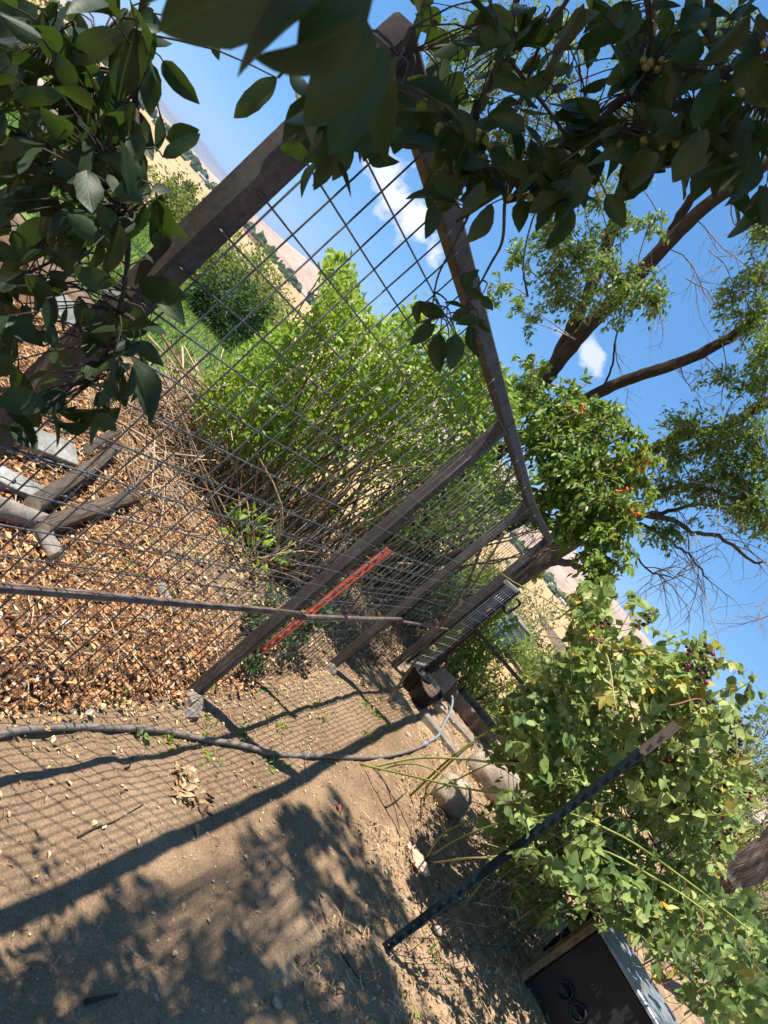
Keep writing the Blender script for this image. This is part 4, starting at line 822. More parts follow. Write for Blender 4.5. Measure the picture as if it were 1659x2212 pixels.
# ------------------------------------------------------------------ bramble
SPOTS = [(1490, 1440), (1510, 1450), (1520, 1462), (1530, 1440), (1545, 1425), (1540, 1512), (1575, 1580), (1590, 1560), (1600, 1600), (1585, 1625), (1595, 1640), (1475, 1440), (1430, 1540), (1440, 1550), (1445, 1535), (1420, 1560), (1400, 1330), (1395, 1350), (1290, 1380), (1560, 1760), (1570, 1800), (1555, 1830), (1300, 1345), (1350, 1410), (1525, 1405), (1490, 1405), (1570, 1545), (1455, 1640), (1550, 1700), (1625, 2150), (1580, 2120), (1400, 1640), (1340, 1480), (1505, 1520), (1620, 1720)]
def bramble():
    lo = (2.2, 3.6, 0); t = thing('blackberry_bramble', 'tall tangled blackberry bramble with pale green leaves and ripening berries', 'bramble', loc=lo)
    def put(o): o.location = [-q for q in lo]; return o
    main = [(1255, 1300), (1290, 1300), (1300, 1370), (1400, 1405), (1470, 1430), (1530, 1500), (1560, 1530), (1590, 1600), (1615, 1690), (1600, 1760), (1560, 1800), (1560, 1900), (1500, 1880), (1400, 1900), (1300, 1850), (1230, 1800), (1160, 1740), (1110, 1640), (1120, 1560), (1180, 1500), (1230, 1420)]
    low = [(1100, 1700), (1200, 1790), (1300, 1860), (1420, 1910), (1560, 1900), (1610, 1950), (1659, 2050), (1659, 2212), (1560, 2212), (1440, 2110), (1340, 1980), (1250, 1930), (1150, 1900), (1080, 1830), (1050, 1760)]
    under = [(1060, 1790), (1160, 1740), (1300, 1850), (1420, 1900), (1540, 1940), (1500, 2060), (1400, 2020), (1330, 1960), (1240, 1990), (1130, 1960), (1070, 1880)]; left = [(1060, 1560), (1130, 1480), (1220, 1420), (1240, 1500), (1160, 1580), (1110, 1680), (1060, 1660)]
    top = [(1245, 1260), (1290, 1250), (1310, 1330), (1290, 1400), (1240, 1390)]
    PL = []
    for poly, n, y0, y1 in ((main, 4300, 3.25, 4.9), (low, 1000, 2.75, 4.2), (top, 100, 3.5, 4.2), (under, 1150, 3.3, 4.6), (left, 260, 3.5, 4.4)):
        p = poly_pts(poly, n); yy = y0+(y1-y0)*rng.random(n)**1.2; PL.append(svn(p, yy))
    C0 = np.vstack(PL); cc = C0[rng.choice(len(C0), 260, replace=False)]+rng.normal(size=(260, 3))*.05
    kk = ((C0[:, None, :]-cc[None])**2).sum(-1).argmin(1); C0 = C0+(cc[kk]-C0)*.35*rng.random((len(C0), 1))+rng.normal(size=C0.shape)*.03
    dn = np.array([mnoise.noise(Vector(q)*3.2)+.6*mnoise.noise(Vector(q)*7.5) for q in C0]); C0 = C0[(C0[:, 2] > .08) & (dn > -.10)]
    C1 = np.array([sv(x+rng.normal()*14, y+rng.normal()*14, 3.3+.2*rng.random()) for x, y in SPOTS for _ in range(4)]); C0 = np.vstack([C0, C1]); n = len(C0)
    # compound leaves: three leaflets fanned from each node
    ax = norm(rng.normal(size=(n, 3))*.8+np.array([-.1, -.4, -.1])); up = norm(np.array([-.3, -.2, .75])+rng.normal(size=(n, 3))*.65); Xs = norm(np.cross(ax, up))
    P = []; D = []; Nn = []; S = []; R = []
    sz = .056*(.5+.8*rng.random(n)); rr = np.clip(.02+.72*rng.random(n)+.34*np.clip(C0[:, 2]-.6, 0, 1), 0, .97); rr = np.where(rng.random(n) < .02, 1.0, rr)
    for k in range(3):
        a = (0, 1.05, -1.05)[k]; d = ax*math.cos(a)+Xs*math.sin(a); P.append(C0+d*.006); D.append(d+rng.normal(size=(n, 3))*.12); Nn.append(norm(up+rng.normal(size=(n, 3))*.25)); S.append(sz*(1.15 if k == 0 else .95)); R.append(np.clip(rr+rng.normal(size=n)*.04, 0, 1))
    P, D, Nn, S, R = map(np.concatenate, (P, D, Nn, S, R))
    h_ = rng.random(len(P)) < .5
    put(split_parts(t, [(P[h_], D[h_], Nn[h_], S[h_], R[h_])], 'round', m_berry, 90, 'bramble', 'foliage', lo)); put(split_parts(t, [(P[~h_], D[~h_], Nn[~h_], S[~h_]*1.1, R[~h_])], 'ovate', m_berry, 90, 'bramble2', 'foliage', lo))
    # canes
    def cane(pts, r, m, nm='cane'):
        mb = MB(); Pp = smooth_line(pts, 22); add_tube(mb, Pp, np.linspace(r, r*.55, 22), 7, rng.random())
        for i in range(1, 21):
            if rng.random() < .8: d = rand_dir(1)[0]; p = Pp[i]+d*r*.8; add_tube(mb, [p, p+d*.006], [.0016, .0002], 4, .6, cap=False)
        put(mb.build(nm, m, t))
    g0 = lambda x, y: gp(x, y)
    spec = [([g0(800, 1658), sv(900, 1638, 3.9), sv(1000, 1640, 3.7), sv(1100, 1650, 3.5), sv(1210, 1640, 3.5)], .008), ([g0(775, 1650), sv(870, 1672, 3.75), sv(990, 1700, 3.5), sv(1090, 1712, 3.3), sv(1200, 1690, 3.3)], .007),
            ([g0(810, 1665), sv(880, 1650, 3.9), sv(935, 1662, 3.7), sv(980, 1690, 3.5)], .006), ([g0(920, 1858), sv(985, 1815, 3.3), sv(1080, 1778, 3.2), sv(1180, 1760, 3.2)], .006), ([g0(915, 1862), sv(960, 1800, 3.4), sv(1040, 1765, 3.3), sv(1140, 1720, 3.3)], .006),
            ([g0(925, 1865), sv(1000, 1855, 3.2), sv(1070, 1850, 3.1), sv(1150, 1830, 3.1)], .006), ([g0(920, 1700), sv(985, 1635, 4.2), sv(1060, 1580, 4.2), sv(1150, 1560, 4.0)], .009), ([g0(885, 1720), sv(970, 1640, 4.0), sv(1040, 1590, 4.0), sv(1130, 1530, 3.9), sv(1180, 1460, 3.8)], .008),
            ([g0(910, 1725), sv(975, 1690, 3.9), sv(1080, 1640, 3.8), sv(1180, 1610, 3.7)], .006), ([sv(1171, 1416, 3.6), sv(1172, 1440, 3.6), sv(1196, 1482, 3.6), sv(1250, 1495, 3.6), sv(1264, 1490, 3.6), sv(1256, 1400, 3.6), sv(1262, 1280, 3.6)], .005), ([sv(1197, 1482, 3.6), sv(1196, 1530, 3.6), sv(1180, 1580, 3.6)], .005),
            ([g0(1050, 1850), sv(1180, 1760, 3.2), sv(1330, 1800, 3.0), sv(1480, 1900, 2.8), sv(1620, 2010, 2.6)], .006), ([g0(1100, 1880), sv(1250, 1830, 3.1), sv(1420, 1900, 2.9), sv(1560, 2000, 2.8), sv(1659, 2120, 2.7)], .005)]
    for pts, r in spec: cane(pts, r, m_cane)
    for i in range(44):
        a = np.array([1.9+1.5*rng.random(), 3.6+1.2*rng.random(), -.02]); e = C0[rng.integers(0, n)]; cane([a, (a+e)/2+np.array([rng.normal()*.1, rng.normal()*.1, .25]), e, e+np.array([rng.normal()*.2, rng.normal()*.15, -.1])], .005, m_rcane if i % 3 == 0 else m_cane)
    mb = MB()   # fine side shoots
    for i in range(1000):
        e = C0[rng.integers(0, n)]; d = np.array([.03+rng.normal()*.07, .08+rng.normal()*.08, -.10]); add_tube(mb, smooth_line([e, e+d*.5+rng.normal(size=3)*.02, e+d], 5), np.linspace(.0012, .0022, 5), 4, rng.random(), cap=False)
    put(mb.build('side_shoots', m_stem, t))['kind'] = 'stuff'
    # berries: clusters of drupelet-knobbed fruit
    bv, bT = ico_vf(2); bvv = bv*(1+.10*np.sin(bv[:, :1]*9)*np.sin(bv[:, 1:2]*9)*np.sin(bv[:, 2:]*9+1))
    mesh = {}
    for nm, m in (('b', m_bb), ('r', m_rb)):
        q = MB(); q.add(bvv*np.array([1, 1, 1.15]), None, bT); o = q.build('berry', m); mesh[nm] = o.data; bpy.data.objects.remove(o)
    for x, y in SPOTS:
        for k in range(rng.integers(3, 7)):
            p = sv(x+rng.normal()*8, y+rng.normal()*8, 3.25+.12*rng.random()); o = bpy.data.objects.new('berry', mesh['b' if rng.random() < .7 else 'r']); s = .0075+.003*rng.random(); o.scale = (s, s, s); o.location = p-np.array(lo); o.rotation_euler = rng.random(3)*6; col.objects.link(o); o.parent = t
    SP = []; SD = []; SS = []; SR = []
    for (x, y) in [(1262, 1300), (1285, 1310), (1310, 1370), (1350, 1395), (1390, 1405), (1425, 1412), (1455, 1428), (1480, 1445), (1510, 1480), (1530, 1500), (1552, 1525), (1575, 1560), (1590, 1600), (1600, 1640), (1612, 1680), (1230, 1420), (1190, 1470), (1150, 1520), (1330, 1380), (1410, 1420), (1500, 1470), (1565, 1550), (1600, 1740), (1580, 1790)]:
        Y = 3.5+.5*rng.random(); a = sv(x, y, Y); d = np.array([rng.normal()*.12+.03, -.05, .20+.12*rng.random()])
        if x < 1240: d = np.array([-.16, -.05, .12+.1*rng.random()])
        Lp = smooth_line([a-d*.6, a, a+d*.6+rng.normal(size=3)*.02, a+d*.9+np.array([.05, 0, -.03])], 12); mb = MB(); add_tube(mb, Lp, np.linspace(.0026, .0013, 12), 5, rng.random()); put(mb.build('shoot', m_cane, t))
        for i in range(3, 12):
            if rng.random() < .8: SP.append(Lp[i]); SD.append(rng.normal(size=3)+np.array([0, -.3, -.2])); SS.append(.035+.03*rng.random()); SR.append(.3+.6*rng.random())
    SP = np.array(SP); leaf_parts(t, lo, SP, norm(np.array(SD)), norm(np.array([-.3, -.3, .7])+rng.normal(size=SP.shape)*.5), np.array(SS), 'round', m_berry, 'bramble', np.array(SR))
    # a lone shoot standing out against the sky
    mb = MB(); P_ = smooth_line([sv(1545, 1520, 3.1), sv(1580, 1500, 3.1), sv(1600, 1486, 3.1), sv(1622, 1472, 3.1)], 10); add_tube(mb, P_, .002, 5); put(mb.build('shoot', m_cane, t))
    lp = [((1580, 1500), (1588, 1480)), ((1575, 1505), (1570, 1482)), ((1604, 1500), (1600, 1525)), ((1606, 1500), (1617, 1524)), ((1606, 1496), (1622, 1486)), ((1620, 1470), (1628, 1452)), ((1622, 1470), (1636, 1462))]
    a = np.array([sv(*p, 3.1) for p, q in lp]); b = np.array([sv(*q, 3.05) for p, q in lp]); leaf_parts(t, lo, a, b-a, norm(np.tile([-.5, -.6, .5], (len(a), 1))+rng.normal(size=a.shape)*.3), np.linalg.norm(b-a, axis=1), 'round', m_berry, 'bramble')
bramble()

# ------------------------------------------------------------------ near tree hanging over the camera
def near_tree():
    lo = (-1.6, -.9, 0); t = thing('overhanging_tree', 'dark leafy fruit tree whose shaded branches hang across the top of the view', 'tree', loc=lo)
    def put(o): o.location = [-q for q in lo]; return o
    P = []; D = []; Nn = []; S = []; R = []; tw = MB()
    def leaf(b, tip, Y, Y2=None, w=None, r=.5, nn=None):
        a = sv(*b, Y); c = sv(*tip, Y2 or Y); d = c-a; L = np.linalg.norm(d); view = norm((EYE-a)[None])[0]
        P.append(a); D.append(d); S.append(L); R.append(r if r is not None else rng.random()); Nn.append(norm((view*(.75)+rng.normal(size=3)*.5+np.array([0, 0, .15]))[None])[0] if nn is None else nn)
    # leaves singled out against the sky and light ground
    man = [((352, 132), (416, 218)), ((462, 82), (472, 130)), ((360, 300), (430, 280)), ((352, 340), (430, 285)), ((345, 250), (340, 330)), ((330, 140), (318, 240)), ((250, 215), (330, 340)), ((340, 430), (398, 520)), ((350, 420), (345, 560)), ((290, 260), (165, 300)), ((75, 340), (10, 330)), ((100, 330), (60, 390)), ((220, 480), (110, 520)), ((330, 570), (280, 520)), ((300, 610), (400, 640)), ((320, 620), (400, 690)), ((345, 500), (335, 540)), ((300, 700), (360, 720)), ((240, 700), (330, 700)), ((280, 770), (345, 905)), ((300, 760), (310, 870)), ((260, 880), (95, 905)), ((250, 800), (270, 880)), ((200, 905), (100, 930)), ((230, 650), (200, 760)), ((170, 640), (190, 740)),
           ((598, 168), (503, 252)), ((690, 350), (642, 420)), ((660, 240), (640, 190)), ((720, 300), (605, 330)), ((740, 180), (690, 130)), ((800, 270), (770, 350)), ((760, 300), (720, 390)), ((830, 180), (880, 180)), ((700, 350), (690, 400)), ((820, 250), (800, 330)), ((880, 190), (860, 330)),
           ((1062, 440), (1016, 525)), ((1000, 420), (930, 380)), ((985, 440), (880, 405)), ((935, 440), (925, 515)), ((980, 425), (935, 460)), ((1090, 420), (1000, 380)), ((1040, 350), (960, 310)), ((1105, 260), (1120, 375)), ((1190, 410), (1150, 440)), ((1240, 430), (1215, 480)), ((1235, 430), (1195, 480)), ((1300, 380), (1240, 400)), ((1310, 420), (1350, 490)), ((1130, 430), (1120, 500)), ((1150, 400), (1165, 450)), ((1440, 330), (1330, 350)), ((1530, 330), (1500, 430)), ((1560, 350), (1540, 430)), ((1659, 260), (1590, 380)), ((1640, 400), (1659, 490)), ((1520, 280), (1480, 370)), ((1380, 340), (1440, 370)), ((1600, 120), (1659, 230)), ((1350, 270), (1340, 350)),
           ((1000, 615), (1035, 580)), ((1010, 620), (1050, 650)), ((960, 680), (895, 655)), ((965, 685), (890, 700)), ((940, 700), (885, 745)), ((975, 690), (1020, 665)), ((985, 700), (1050, 690)), ((950, 720), (945, 805)), ((970, 730), (985, 790)), ((985, 720), (975, 800)), ((1015, 700), (1030, 775)), ((1020, 705), (1020, 750)), ((1030, 690), (1060, 720)), ((905, 650), (900, 700)), ((1000, 590), (1015, 640)), ((1040, 640), (1065, 670)), ((1000, 665), (960, 650)), ((930, 690), (900, 730))]
    for b, e in man: leaf(b, e, .95+.25*rng.random() if b[0] < 600 else 1.05+.2*rng.random(), None, None, .1+.75*rng.random())
    # big leaves almost touching the lens
    for b, e, Y in [((640, -60), (330, 55), .30), ((560, -70), (290, -20), .31), ((760, -40), (492, 132), .29), ((780, 30), (575, 170), .30), ((800, -60), (640, 110), .31), ((840, 100), (700, 330), .55), ((800, 60), (660, 260), .5), ((860, 120), (800, 330), .62), ((760, 200), (640, 300), .65), ((790, 40), (720, 210), .42)]: leaf(b, e, Y, None, None, .2+.3*rng.random())
    # fill: leafy masses left and right
    zones = [([(0, 0), (130, 0), (120, 60), (210, 180), (250, 240), (290, 350), (335, 430), (325, 520), (250, 600), (200, 660), (100, 760), (0, 860)], 450, .8, 1.25, .054), ([(200, 650), (320, 570), (350, 640), (330, 720), (285, 790), (290, 880), (150, 905), (0, 930), (0, 830), (100, 750)], 90, .85, 1.15, .055),
             ([(130, 0), (330, 0), (300, 70), (240, 80), (260, 160), (170, 170)], 40, .8, 1.2, .075), ([(250, 30), (340, 60), (330, 150), (290, 200), (300, 330), (250, 300)], 40, .85, 1.2, .055),
             ([(640, 180), (830, 80), (890, 180), (820, 270), (720, 360), (650, 330)], 45, .75, 1.0, .075),
             ([(890, 0), (1659, 0), (1659, 300), (1560, 330), (1480, 330), (1400, 330), (1330, 280), (1260, 350), (1200, 400), (1130, 390), (1090, 330), (1040, 300), (950, 240), (920, 130)], 330, 1.0, 1.5, .060),
             ([(940, 230), (1040, 300), (1100, 340), (1090, 420), (1000, 400), (930, 330)], 40, 1.0, 1.3, .07), ([(1180, 330), (1260, 340), (1270, 440), (1200, 460)], 30, 1.05, 1.3, .07), ([(1300, 260), (1420, 270), (1480, 340), (1340, 360)], 24, 1.05, 1.3, .075), ([(1500, 250), (1659, 260), (1659, 400), (1560, 400)], 26, 1.0, 1.3, .08)]
    gaps = [(60, 250, 34), (70, 500, 34), (40, 420, 24), (205, 70, 22), (165, 340, 20), (320, 180, 34), (950, 70, 26), (1030, 130, 30), (1150, 100, 26), (1290, 130, 36), (1180, 230, 36), (1370, 60, 30), (1480, 180, 32), (1010, 230, 30), (1560, 240, 28), (1100, 180, 30), (1000, 40, 34), (1240, 200, 28), (1440, 90, 28), (1330, 230, 26), (1080, 270, 26), (1240, 30, 20), (1420, 220, 22), (110, 720, 16), (215, 800, 22), (90, 660, 16), (15, 540, 20)]
    for poly, n, y0, y1, sz in zones:
        q = poly_pts(poly, n); yy = y0+(y1-y0)*rng.random(n)
        for (x, y), Y in zip(q, yy):
            if any((x-a)**2+(y-b)**2 < (1.45*r if a < 400 else 1.15*r)**2 for a, b, r in gaps) and rng.random() < .9: continue
            dp_ = (x-905)*.657+(y-85)*.754
            if x < 690 and -105 < dp_ < 62 and rng.random() < (.96 if x > 200 else .7): continue
            a = sv(x, y, Y); P.append(a); D.append(norm((rng.normal(size=3)*.65+np.array([0, 0, -.6]))[None])[0]); S.append(sz*(.65+.6*rng.random())); R.append(np.clip(rng.random()*.8+(.25 if rng.random() < .06 else 0), 0, 1)); Nn.append(norm((rng.normal(size=3)*.9+np.array([0, -.35, .45]))[None])[0])
    # hanging branches
    br = [([(325, -60), (300, 60), (292, 200), (295, 300), (280, 420), (272, 600), (240, 720), (210, 820)], 1.0, .0055), ([(300, 70), (220, 70), (165, 150), (130, 60)], 1.0, .003), ([(90, 100), (150, 170), (190, 260), (240, 400), (262, 470)], .95, .003), ([(290, 200), (200, 300), (90, 350)], 1, .0025), ([(280, 480), (200, 500), (60, 510)], 1, .0025), ([(265, 620), (300, 630), (330, 650)], 1, .0025), ([(0, 620), (120, 560), (260, 480)], 1.05, .003),
          ([(1659, 120), (1500, 170), (1420, 180), (1350, 215), (1290, 265), (1220, 310), (1150, 370), (1060, 430), (985, 480)], 1.25, .007), ([(1540, -60), (1530, 60), (1560, 150), (1659, 250)], 1.3, .008), ([(1390, -50), (1400, 60), (1350, 200)], 1.3, .007), ([(1130, -60), (1100, 60), (1060, 170), (1000, 300)], 1.2, .006), ([(1260, -60), (1190, 40), (1050, 90), (960, 100), (890, 110)], 1.2, .0045), ([(1080, 30), (1090, 110), (1200, 260), (1260, 360)], 1.25, .005), ([(1090, 440), (1085, 520), (1060, 570), (1030, 625), (990, 690)], 1.15, .0028), ([(1010, 470), (975, 540), (945, 600), (930, 690)], 1.15, .0024), ([(1300, 40), (1180, 80), (1130, 200), (1100, 260)], 1.25, .004), ([(890, 60), (820, 200), (700, 330)], .9, .004), ([(1659, 160), (1590, 170), (1480, 150), (1380, 170)], 1.2, .006), ([(760, -60), (700, 60), (600, 168)], .45, .0022)]
    bl = [smooth_line([sv(x, y, Y+.04*math.sin(i)) for i, (x, y) in enumerate(pts)], len(pts)*5) for pts, Y, r in br]
    for L, (_, _, r) in zip(bl, br): add_tube(tw, L, np.linspace(r, r*.5, len(L)), 6, rng.random())
    # overhead canopy above and behind the camera: shades the branches and dapples the yard
    cl = []; tries = 0; A0 = np.array([.15, 1.53]); nrm = np.array([.945, -.327])
    while len(cl) < 1080 and tries < 60000:
        tries += 1
        z = 3.0+3.6*rng.random(); S0 = np.array([rng.uniform(-.8, 2.4), rng.uniform(.1, 3.6)]); c = S0-np.array([.368, .132])*z; dd = (S0-A0)@nrm
        if not (dd > .10 or S0[1] < 1.1): continue
        if S0[0] > 1.0 and S0[1] > 2.2+1.2*(2.3-S0[0]): continue
        if mnoise.noise(Vector((S0[0]*4.6, S0[1]*3.4, 2.9)))+.7*mnoise.noise(Vector((S0[0]*11, S0[1]*9, 5.7))) < .02 and S0[1] > .9: continue
        q = np.array([c[0], c[1], z])-EYE; dep = q@_f
        if dep > .12:
            xx = 829.5+FPX*(q@AX)/dep; yy = 1106-FPX*(q@AY)/dep
            if -250 < xx < 1900 and yy > -260: continue
        cl.append((c[0], c[1], z))
    cl = np.array(cl); hub = [np.array([-1.5, -.85, 2.6]), np.array([-1.3, -.3, 3.0]), np.array([-.9, .2, 3.3]), np.array([-1.2, -1.2, 3.2])]
    for c in cl:
        m = 14; p = c+rand_dir(m)*(rng.random((m, 1))**.5)*.085; P += list(p); D += list(norm(rng.normal(size=(m, 3))*.7+np.array([0, 0, -.5]))); S += list(.07*(.7+.6*rng.random(m))); R += list(rng.random(m)*.8); Nn += list(norm(np.array([-.2, -.1, .9])+rng.normal(size=(m, 3))*.5))
        h = hub[rng.integers(0, 4)]; add_tube(tw, smooth_line([h, (h+c)/2+np.array([0, 0, .15]), c], 6), np.linspace(.008, .003, 6), 5, .5, cap=False)
    for k in (0, 7, 8, 9, 10, 11):
        e = bl[k][0]; add_tube(tw, smooth_line([hub[1], (hub[1]+e)/2+np.array([0, 0, .35]), e], 10), np.linspace(.018, br[k][2], 10), 7, .5, cap=False)
    # petioles from each frame leaf back to the nearest branch
    P = np.array(P); LP = np.vstack(bl)
    for i in range(len(P)-len(cl)*14):
        if np.linalg.norm(P[i]-EYE) < .7: continue
        k = np.argmin(((LP-P[i])**2).sum(1))
        if np.linalg.norm(LP[k]-P[i]) < .22: add_tube(tw, smooth_line([LP[k], (LP[k]+P[i])/2+np.array([0, 0, .012]), P[i]], 5), np.linspace(.0016, .0011, 5), 4, rng.random(), cap=False)
    w = MB(); limb(w, [(-1.62, -.92, -.1), (-1.58, -.9, 1.0), (-1.5, -.85, 2.6)], .13, .09, 12, 20)
    for h in hub[1:]: limb(w, [hub[0]-np.array([0, 0, .1]), (hub[0]+h)/2+np.array([0, 0, .1]), h], .06, .03, 8, 10)
    put(w.build('trunk', m_bark, t)); put(tw.build('branch', m_twig, t))
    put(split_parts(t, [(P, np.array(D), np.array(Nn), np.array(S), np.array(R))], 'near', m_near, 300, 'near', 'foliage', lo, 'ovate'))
    # small round fruit
    v, T = ico_vf(2); q = MB(); q.add(v, None, T); o = q.build('fruit', m_fruit); fm = o.data; bpy.data.objects.remove(o)
    for x, y in [(1032, 288), (1018, 282), (1030, 300), (1030, 345), (1092, 344), (1108, 342), (1078, 290), (1085, 310), (1060, 316), (1065, 331), (1046, 342), (1100, 425), (1145, 426), (1390, 130), (1405, 135), (1420, 150), (1430, 130), (1395, 145), (1520, 55), (1430, 315), (1390, 305), (1366, 318), (1340, 312), (1650, 95), (1600, 200), (1460, 310), (1000, 340), (950, 275), (945, 285)]:
        p = sv(x, y, 1.08); o = bpy.data.objects.new('fruit', fm); s = .0048+.0022*rng.random(); o.scale = (s, s, s); o.location = p-np.array(lo); col.objects.link(o); o.parent = t
near_tree()

# ------------------------------------------------------------------ ground cover: chips, litter, pebbles, grass
YX = np.linspace(-5.2, 7.2, 380); YY = np.linspace(-2.2, 8.9, 340); _X, _Y = np.meshgrid(YX, YY); _Z = yard_h(_X, _Y)
def gz(x, y):
    fx = np.clip((np.asarray(x)+5.2)/12.4*379, 0, 378.99); fy = np.clip((np.asarray(y)+2.2)/11.1*339, 0, 338.99); i = fx.astype(int); j = fy.astype(int); a = fx-i; b = fy-j
    return _Z[j, i]*(1-a)*(1-b)+_Z[j, i+1]*a*(1-b)+_Z[j+1, i]*(1-a)*b+_Z[j+1, i+1]*a*b
def chips(mb, P, L, W, H, rnd, tilt=.35):
    N = len(P); B = np.array([(-.5, -.4, -.5), (.45, -.5, -.5), (.5, .4, -.5), (-.45, .5, -.5), (-.42, -.3, .5), (.5, -.42, .5), (.4, .45, .5), (-.5, .38, .5)])
    v = B[None]*np.stack([L, W, H], -1)[:, None]*(1+.15*rng.normal(size=(N, 8, 3))); a = rng.random(N)*2*math.pi; nrm_ = norm(np.array([0, 0, 1.])+rng.normal(size=(N, 3))*tilt); t1 = norm(np.stack([np.cos(a), np.sin(a), np.zeros(N)], -1)); X = norm(t1-nrm_*(t1*nrm_).sum(1)[:, None]); Yv = np.cross(nrm_, X)
    V = P[:, None]+v[:, :, :1]*X[:, None]+v[:, :, 1:2]*Yv[:, None]+v[:, :, 2:]*nrm_[:, None]; Q = np.array([(0, 3, 2, 1), (4, 5, 6, 7), (0, 1, 5, 4), (1, 2, 6, 5), (2, 3, 7, 6), (3, 0, 4, 7)])
    mb.add(V.reshape(-1, 3), (Q[None]+(np.arange(N)*8)[:, None, None]).reshape(-1, 4), None, np.repeat(rnd, 8))
def dry_leaves(mb, P, S, rnd, flat=.45):
    N = len(P); Nn = norm(np.array([0, 0, 1.])+rng.normal(size=(N, 3))*flat); D = rand_dir(N); D[:, 2] *= .25; add_leaves(mb, P, D, Nn, S, 'mid', rnd, 1.0+.6*rng.random(N))
def sample(x0, x1, y0, y1, n, f):
    out = np.zeros((0, 2))
    while len(out) < n:
        p = np.stack([rng.uniform(x0, x1, n*2), rng.uniform(y0, y1, n*2)], -1); out = np.vstack([out, p[f(p[:, 0], p[:, 1])]])
    return out[:n]
mb = MB()
p = sample(-2.6, .5, 1.2, 5.9, 34000, lambda x, y: (fence_side(x, y) < .03) & ~((x > -.6) & (y > 3.5)) & (rng.random(len(x)) < np.clip(1.25-(y-1.5)*.18, .3, 1)))
n = len(p); L = .005+.021*rng.random(n)**2.4; z = gz(p[:, 0], p[:, 1])+.004+.035*rng.random(n)**1.5
chips(mb, np.column_stack([p, z]), L, L*(.35+.4*rng.random(n)), .003+.006*rng.random(n), np.clip(rng.normal(.55, .22, n), 0, 1))
q = sample(-2.6, .55, 1.3, 5.8, 11000, lambda x, y: (fence_side(x, y) < .08) & ~((x > -.45) & (y > 3.7)))
dry_leaves(mb, np.column_stack([q, gz(q[:, 0], q[:, 1])+.02+.03*rng.random(len(q))]), .011+.030*rng.random(len(q))**1.7, np.clip(rng.normal(.62, .26, len(q)), 0, 1))
tag(mb.build('wood_chip_mulch', m_chip, None, False), 'orange tan wood chip and dry leaf mulch behind the wire panels', 'mulch', kind='stuff')
mb = MB()
# long straw-like shreds in the mulch and litter
def shreds(mb, p, Lr, r=.0018, up=.02):
    for (x, y), s in zip(p, Lr):
        a = rng.random()*6.28; zz = gz(x, y)+.006+up*rng.random(); d = np.array([math.cos(a), math.sin(a), rng.normal()*.15])*s; c = np.array([x, y, float(zz)]); V, Q, T, uv = tube_vf([c-d/2, c+rng.normal(size=3)*s*.06, c+d/2], [r, r*1.1, r*.6], 4, False); mb.add(V, Q, None, rng.random()*.9+.1, uv)
p = sample(-2.6, .4, 1.6, 5.9, 4800, lambda x, y: (fence_side(x, y) < .0) & ~((x > -.5) & (y > 4.0)) & (rng.random(len(x)) < np.clip((y-2.0)*.4, .4, 1))); shreds(mb, p, .03+.12*rng.random(len(p)), .0022, .05)
rightz = lambda x, y: (fence_side(x, y) > .05) & (x > 1.12+.18*(y-2.8)+.15*np.sin(y*7)) & (y < 6.3)
p = sample(1.0, 4.2, 2.0, 6.0, 3600, rightz); shreds(mb, p, .03+.09*rng.random(len(p)), .0016, .02)
under = lambda x, y: (fence_side(x, y) < 0) & (y > 3.4) & (x > -.7)
p = sample(-.7, 2.2, 3.4, 8.4, 1500, under); shreds(mb, p, .03+.10*rng.random(len(p)), .002, .03)
p = sample(1.0, 4.2, 2.0, 6.2, 11000, rightz); dry_leaves(mb, np.column_stack([p, gz(p[:, 0], p[:, 1])+.008+.02*rng.random(len(p))]), .009+.024*rng.random(len(p))**1.6, np.clip(rng.normal(.48, .22, len(p)), 0, 1))
p = sample(-.7, 2.6, 3.4, 8.6, 4200, under); dry_leaves(mb, np.column_stack([p, gz(p[:, 0], p[:, 1])+.008+.03*rng.random(len(p))]), .018+.035*rng.random(len(p)), np.clip(rng.normal(.5, .22, len(p)), 0, 1))
p = sample(-.1, 1.8, 1.2, 5.2, 420, lambda x, y: fence_side(x, y) > .05); shreds(mb, p, .01+.035*rng.random(len(p)), .0009, .003)
# thin scatter over the bare dirt near the fence foot and edges
p = sample(-.5, 1.6, 1.5, 5.2, 900, lambda x, y: (fence_side(x, y) > 0) & (rng.random(len(x)) < np.exp(-np.maximum(fence_side(x, y)-.03, 0)*5.0)+.02)); dry_leaves(mb, np.column_stack([p, gz(p[:, 0], p[:, 1])+.005]), .008+.022*rng.random(len(p)), np.clip(rng.normal(.7, .2, len(p)), 0, 1), .3)
p = sample(.1, 1.7, 2.6, 5.2, 1500, lambda x, y: (fence_side(x, y) > 0) & (rng.random(len(x)) < np.where(y > 3.0, .8*np.exp(-fence_side(x, y)*2.2)+.15, .2))); dry_leaves(mb, np.column_stack([p, gz(p[:, 0], p[:, 1])+.004]), .006+.014*rng.random(len(p)), np.clip(rng.normal(.75, .2, len(p)), 0, 1), .3)
tag(mb.build('leaf_litter', m_litter, None, False), 'dry straw and fallen leaves scattered under the bramble and along the fence', 'litter', kind='stuff')
mb = MB(); V0, T0 = ICO0; yardf = lambda x, y: (fence_side(x, y) > .05) & (x < 2.4)
p = sample(-.1, 2.4, 1.0, 5.6, 9000, yardf); sz_ = .0012+.0052*rng.random(len(p))**4
N = len(p); v = V0[None]*(sz_[:, None, None])*np.array([1.2, 1, .7])*(1+.25*rng.normal(size=(N, len(V0), 3))); c = np.column_stack([p, gz(p[:, 0], p[:, 1])+sz_*.25]); mb.add((v+c[:, None]).reshape(-1, 3), None, (T0[None]+(np.arange(N)*len(V0))[:, None, None]).reshape(-1, 3), np.repeat(rng.random(N), len(V0)))
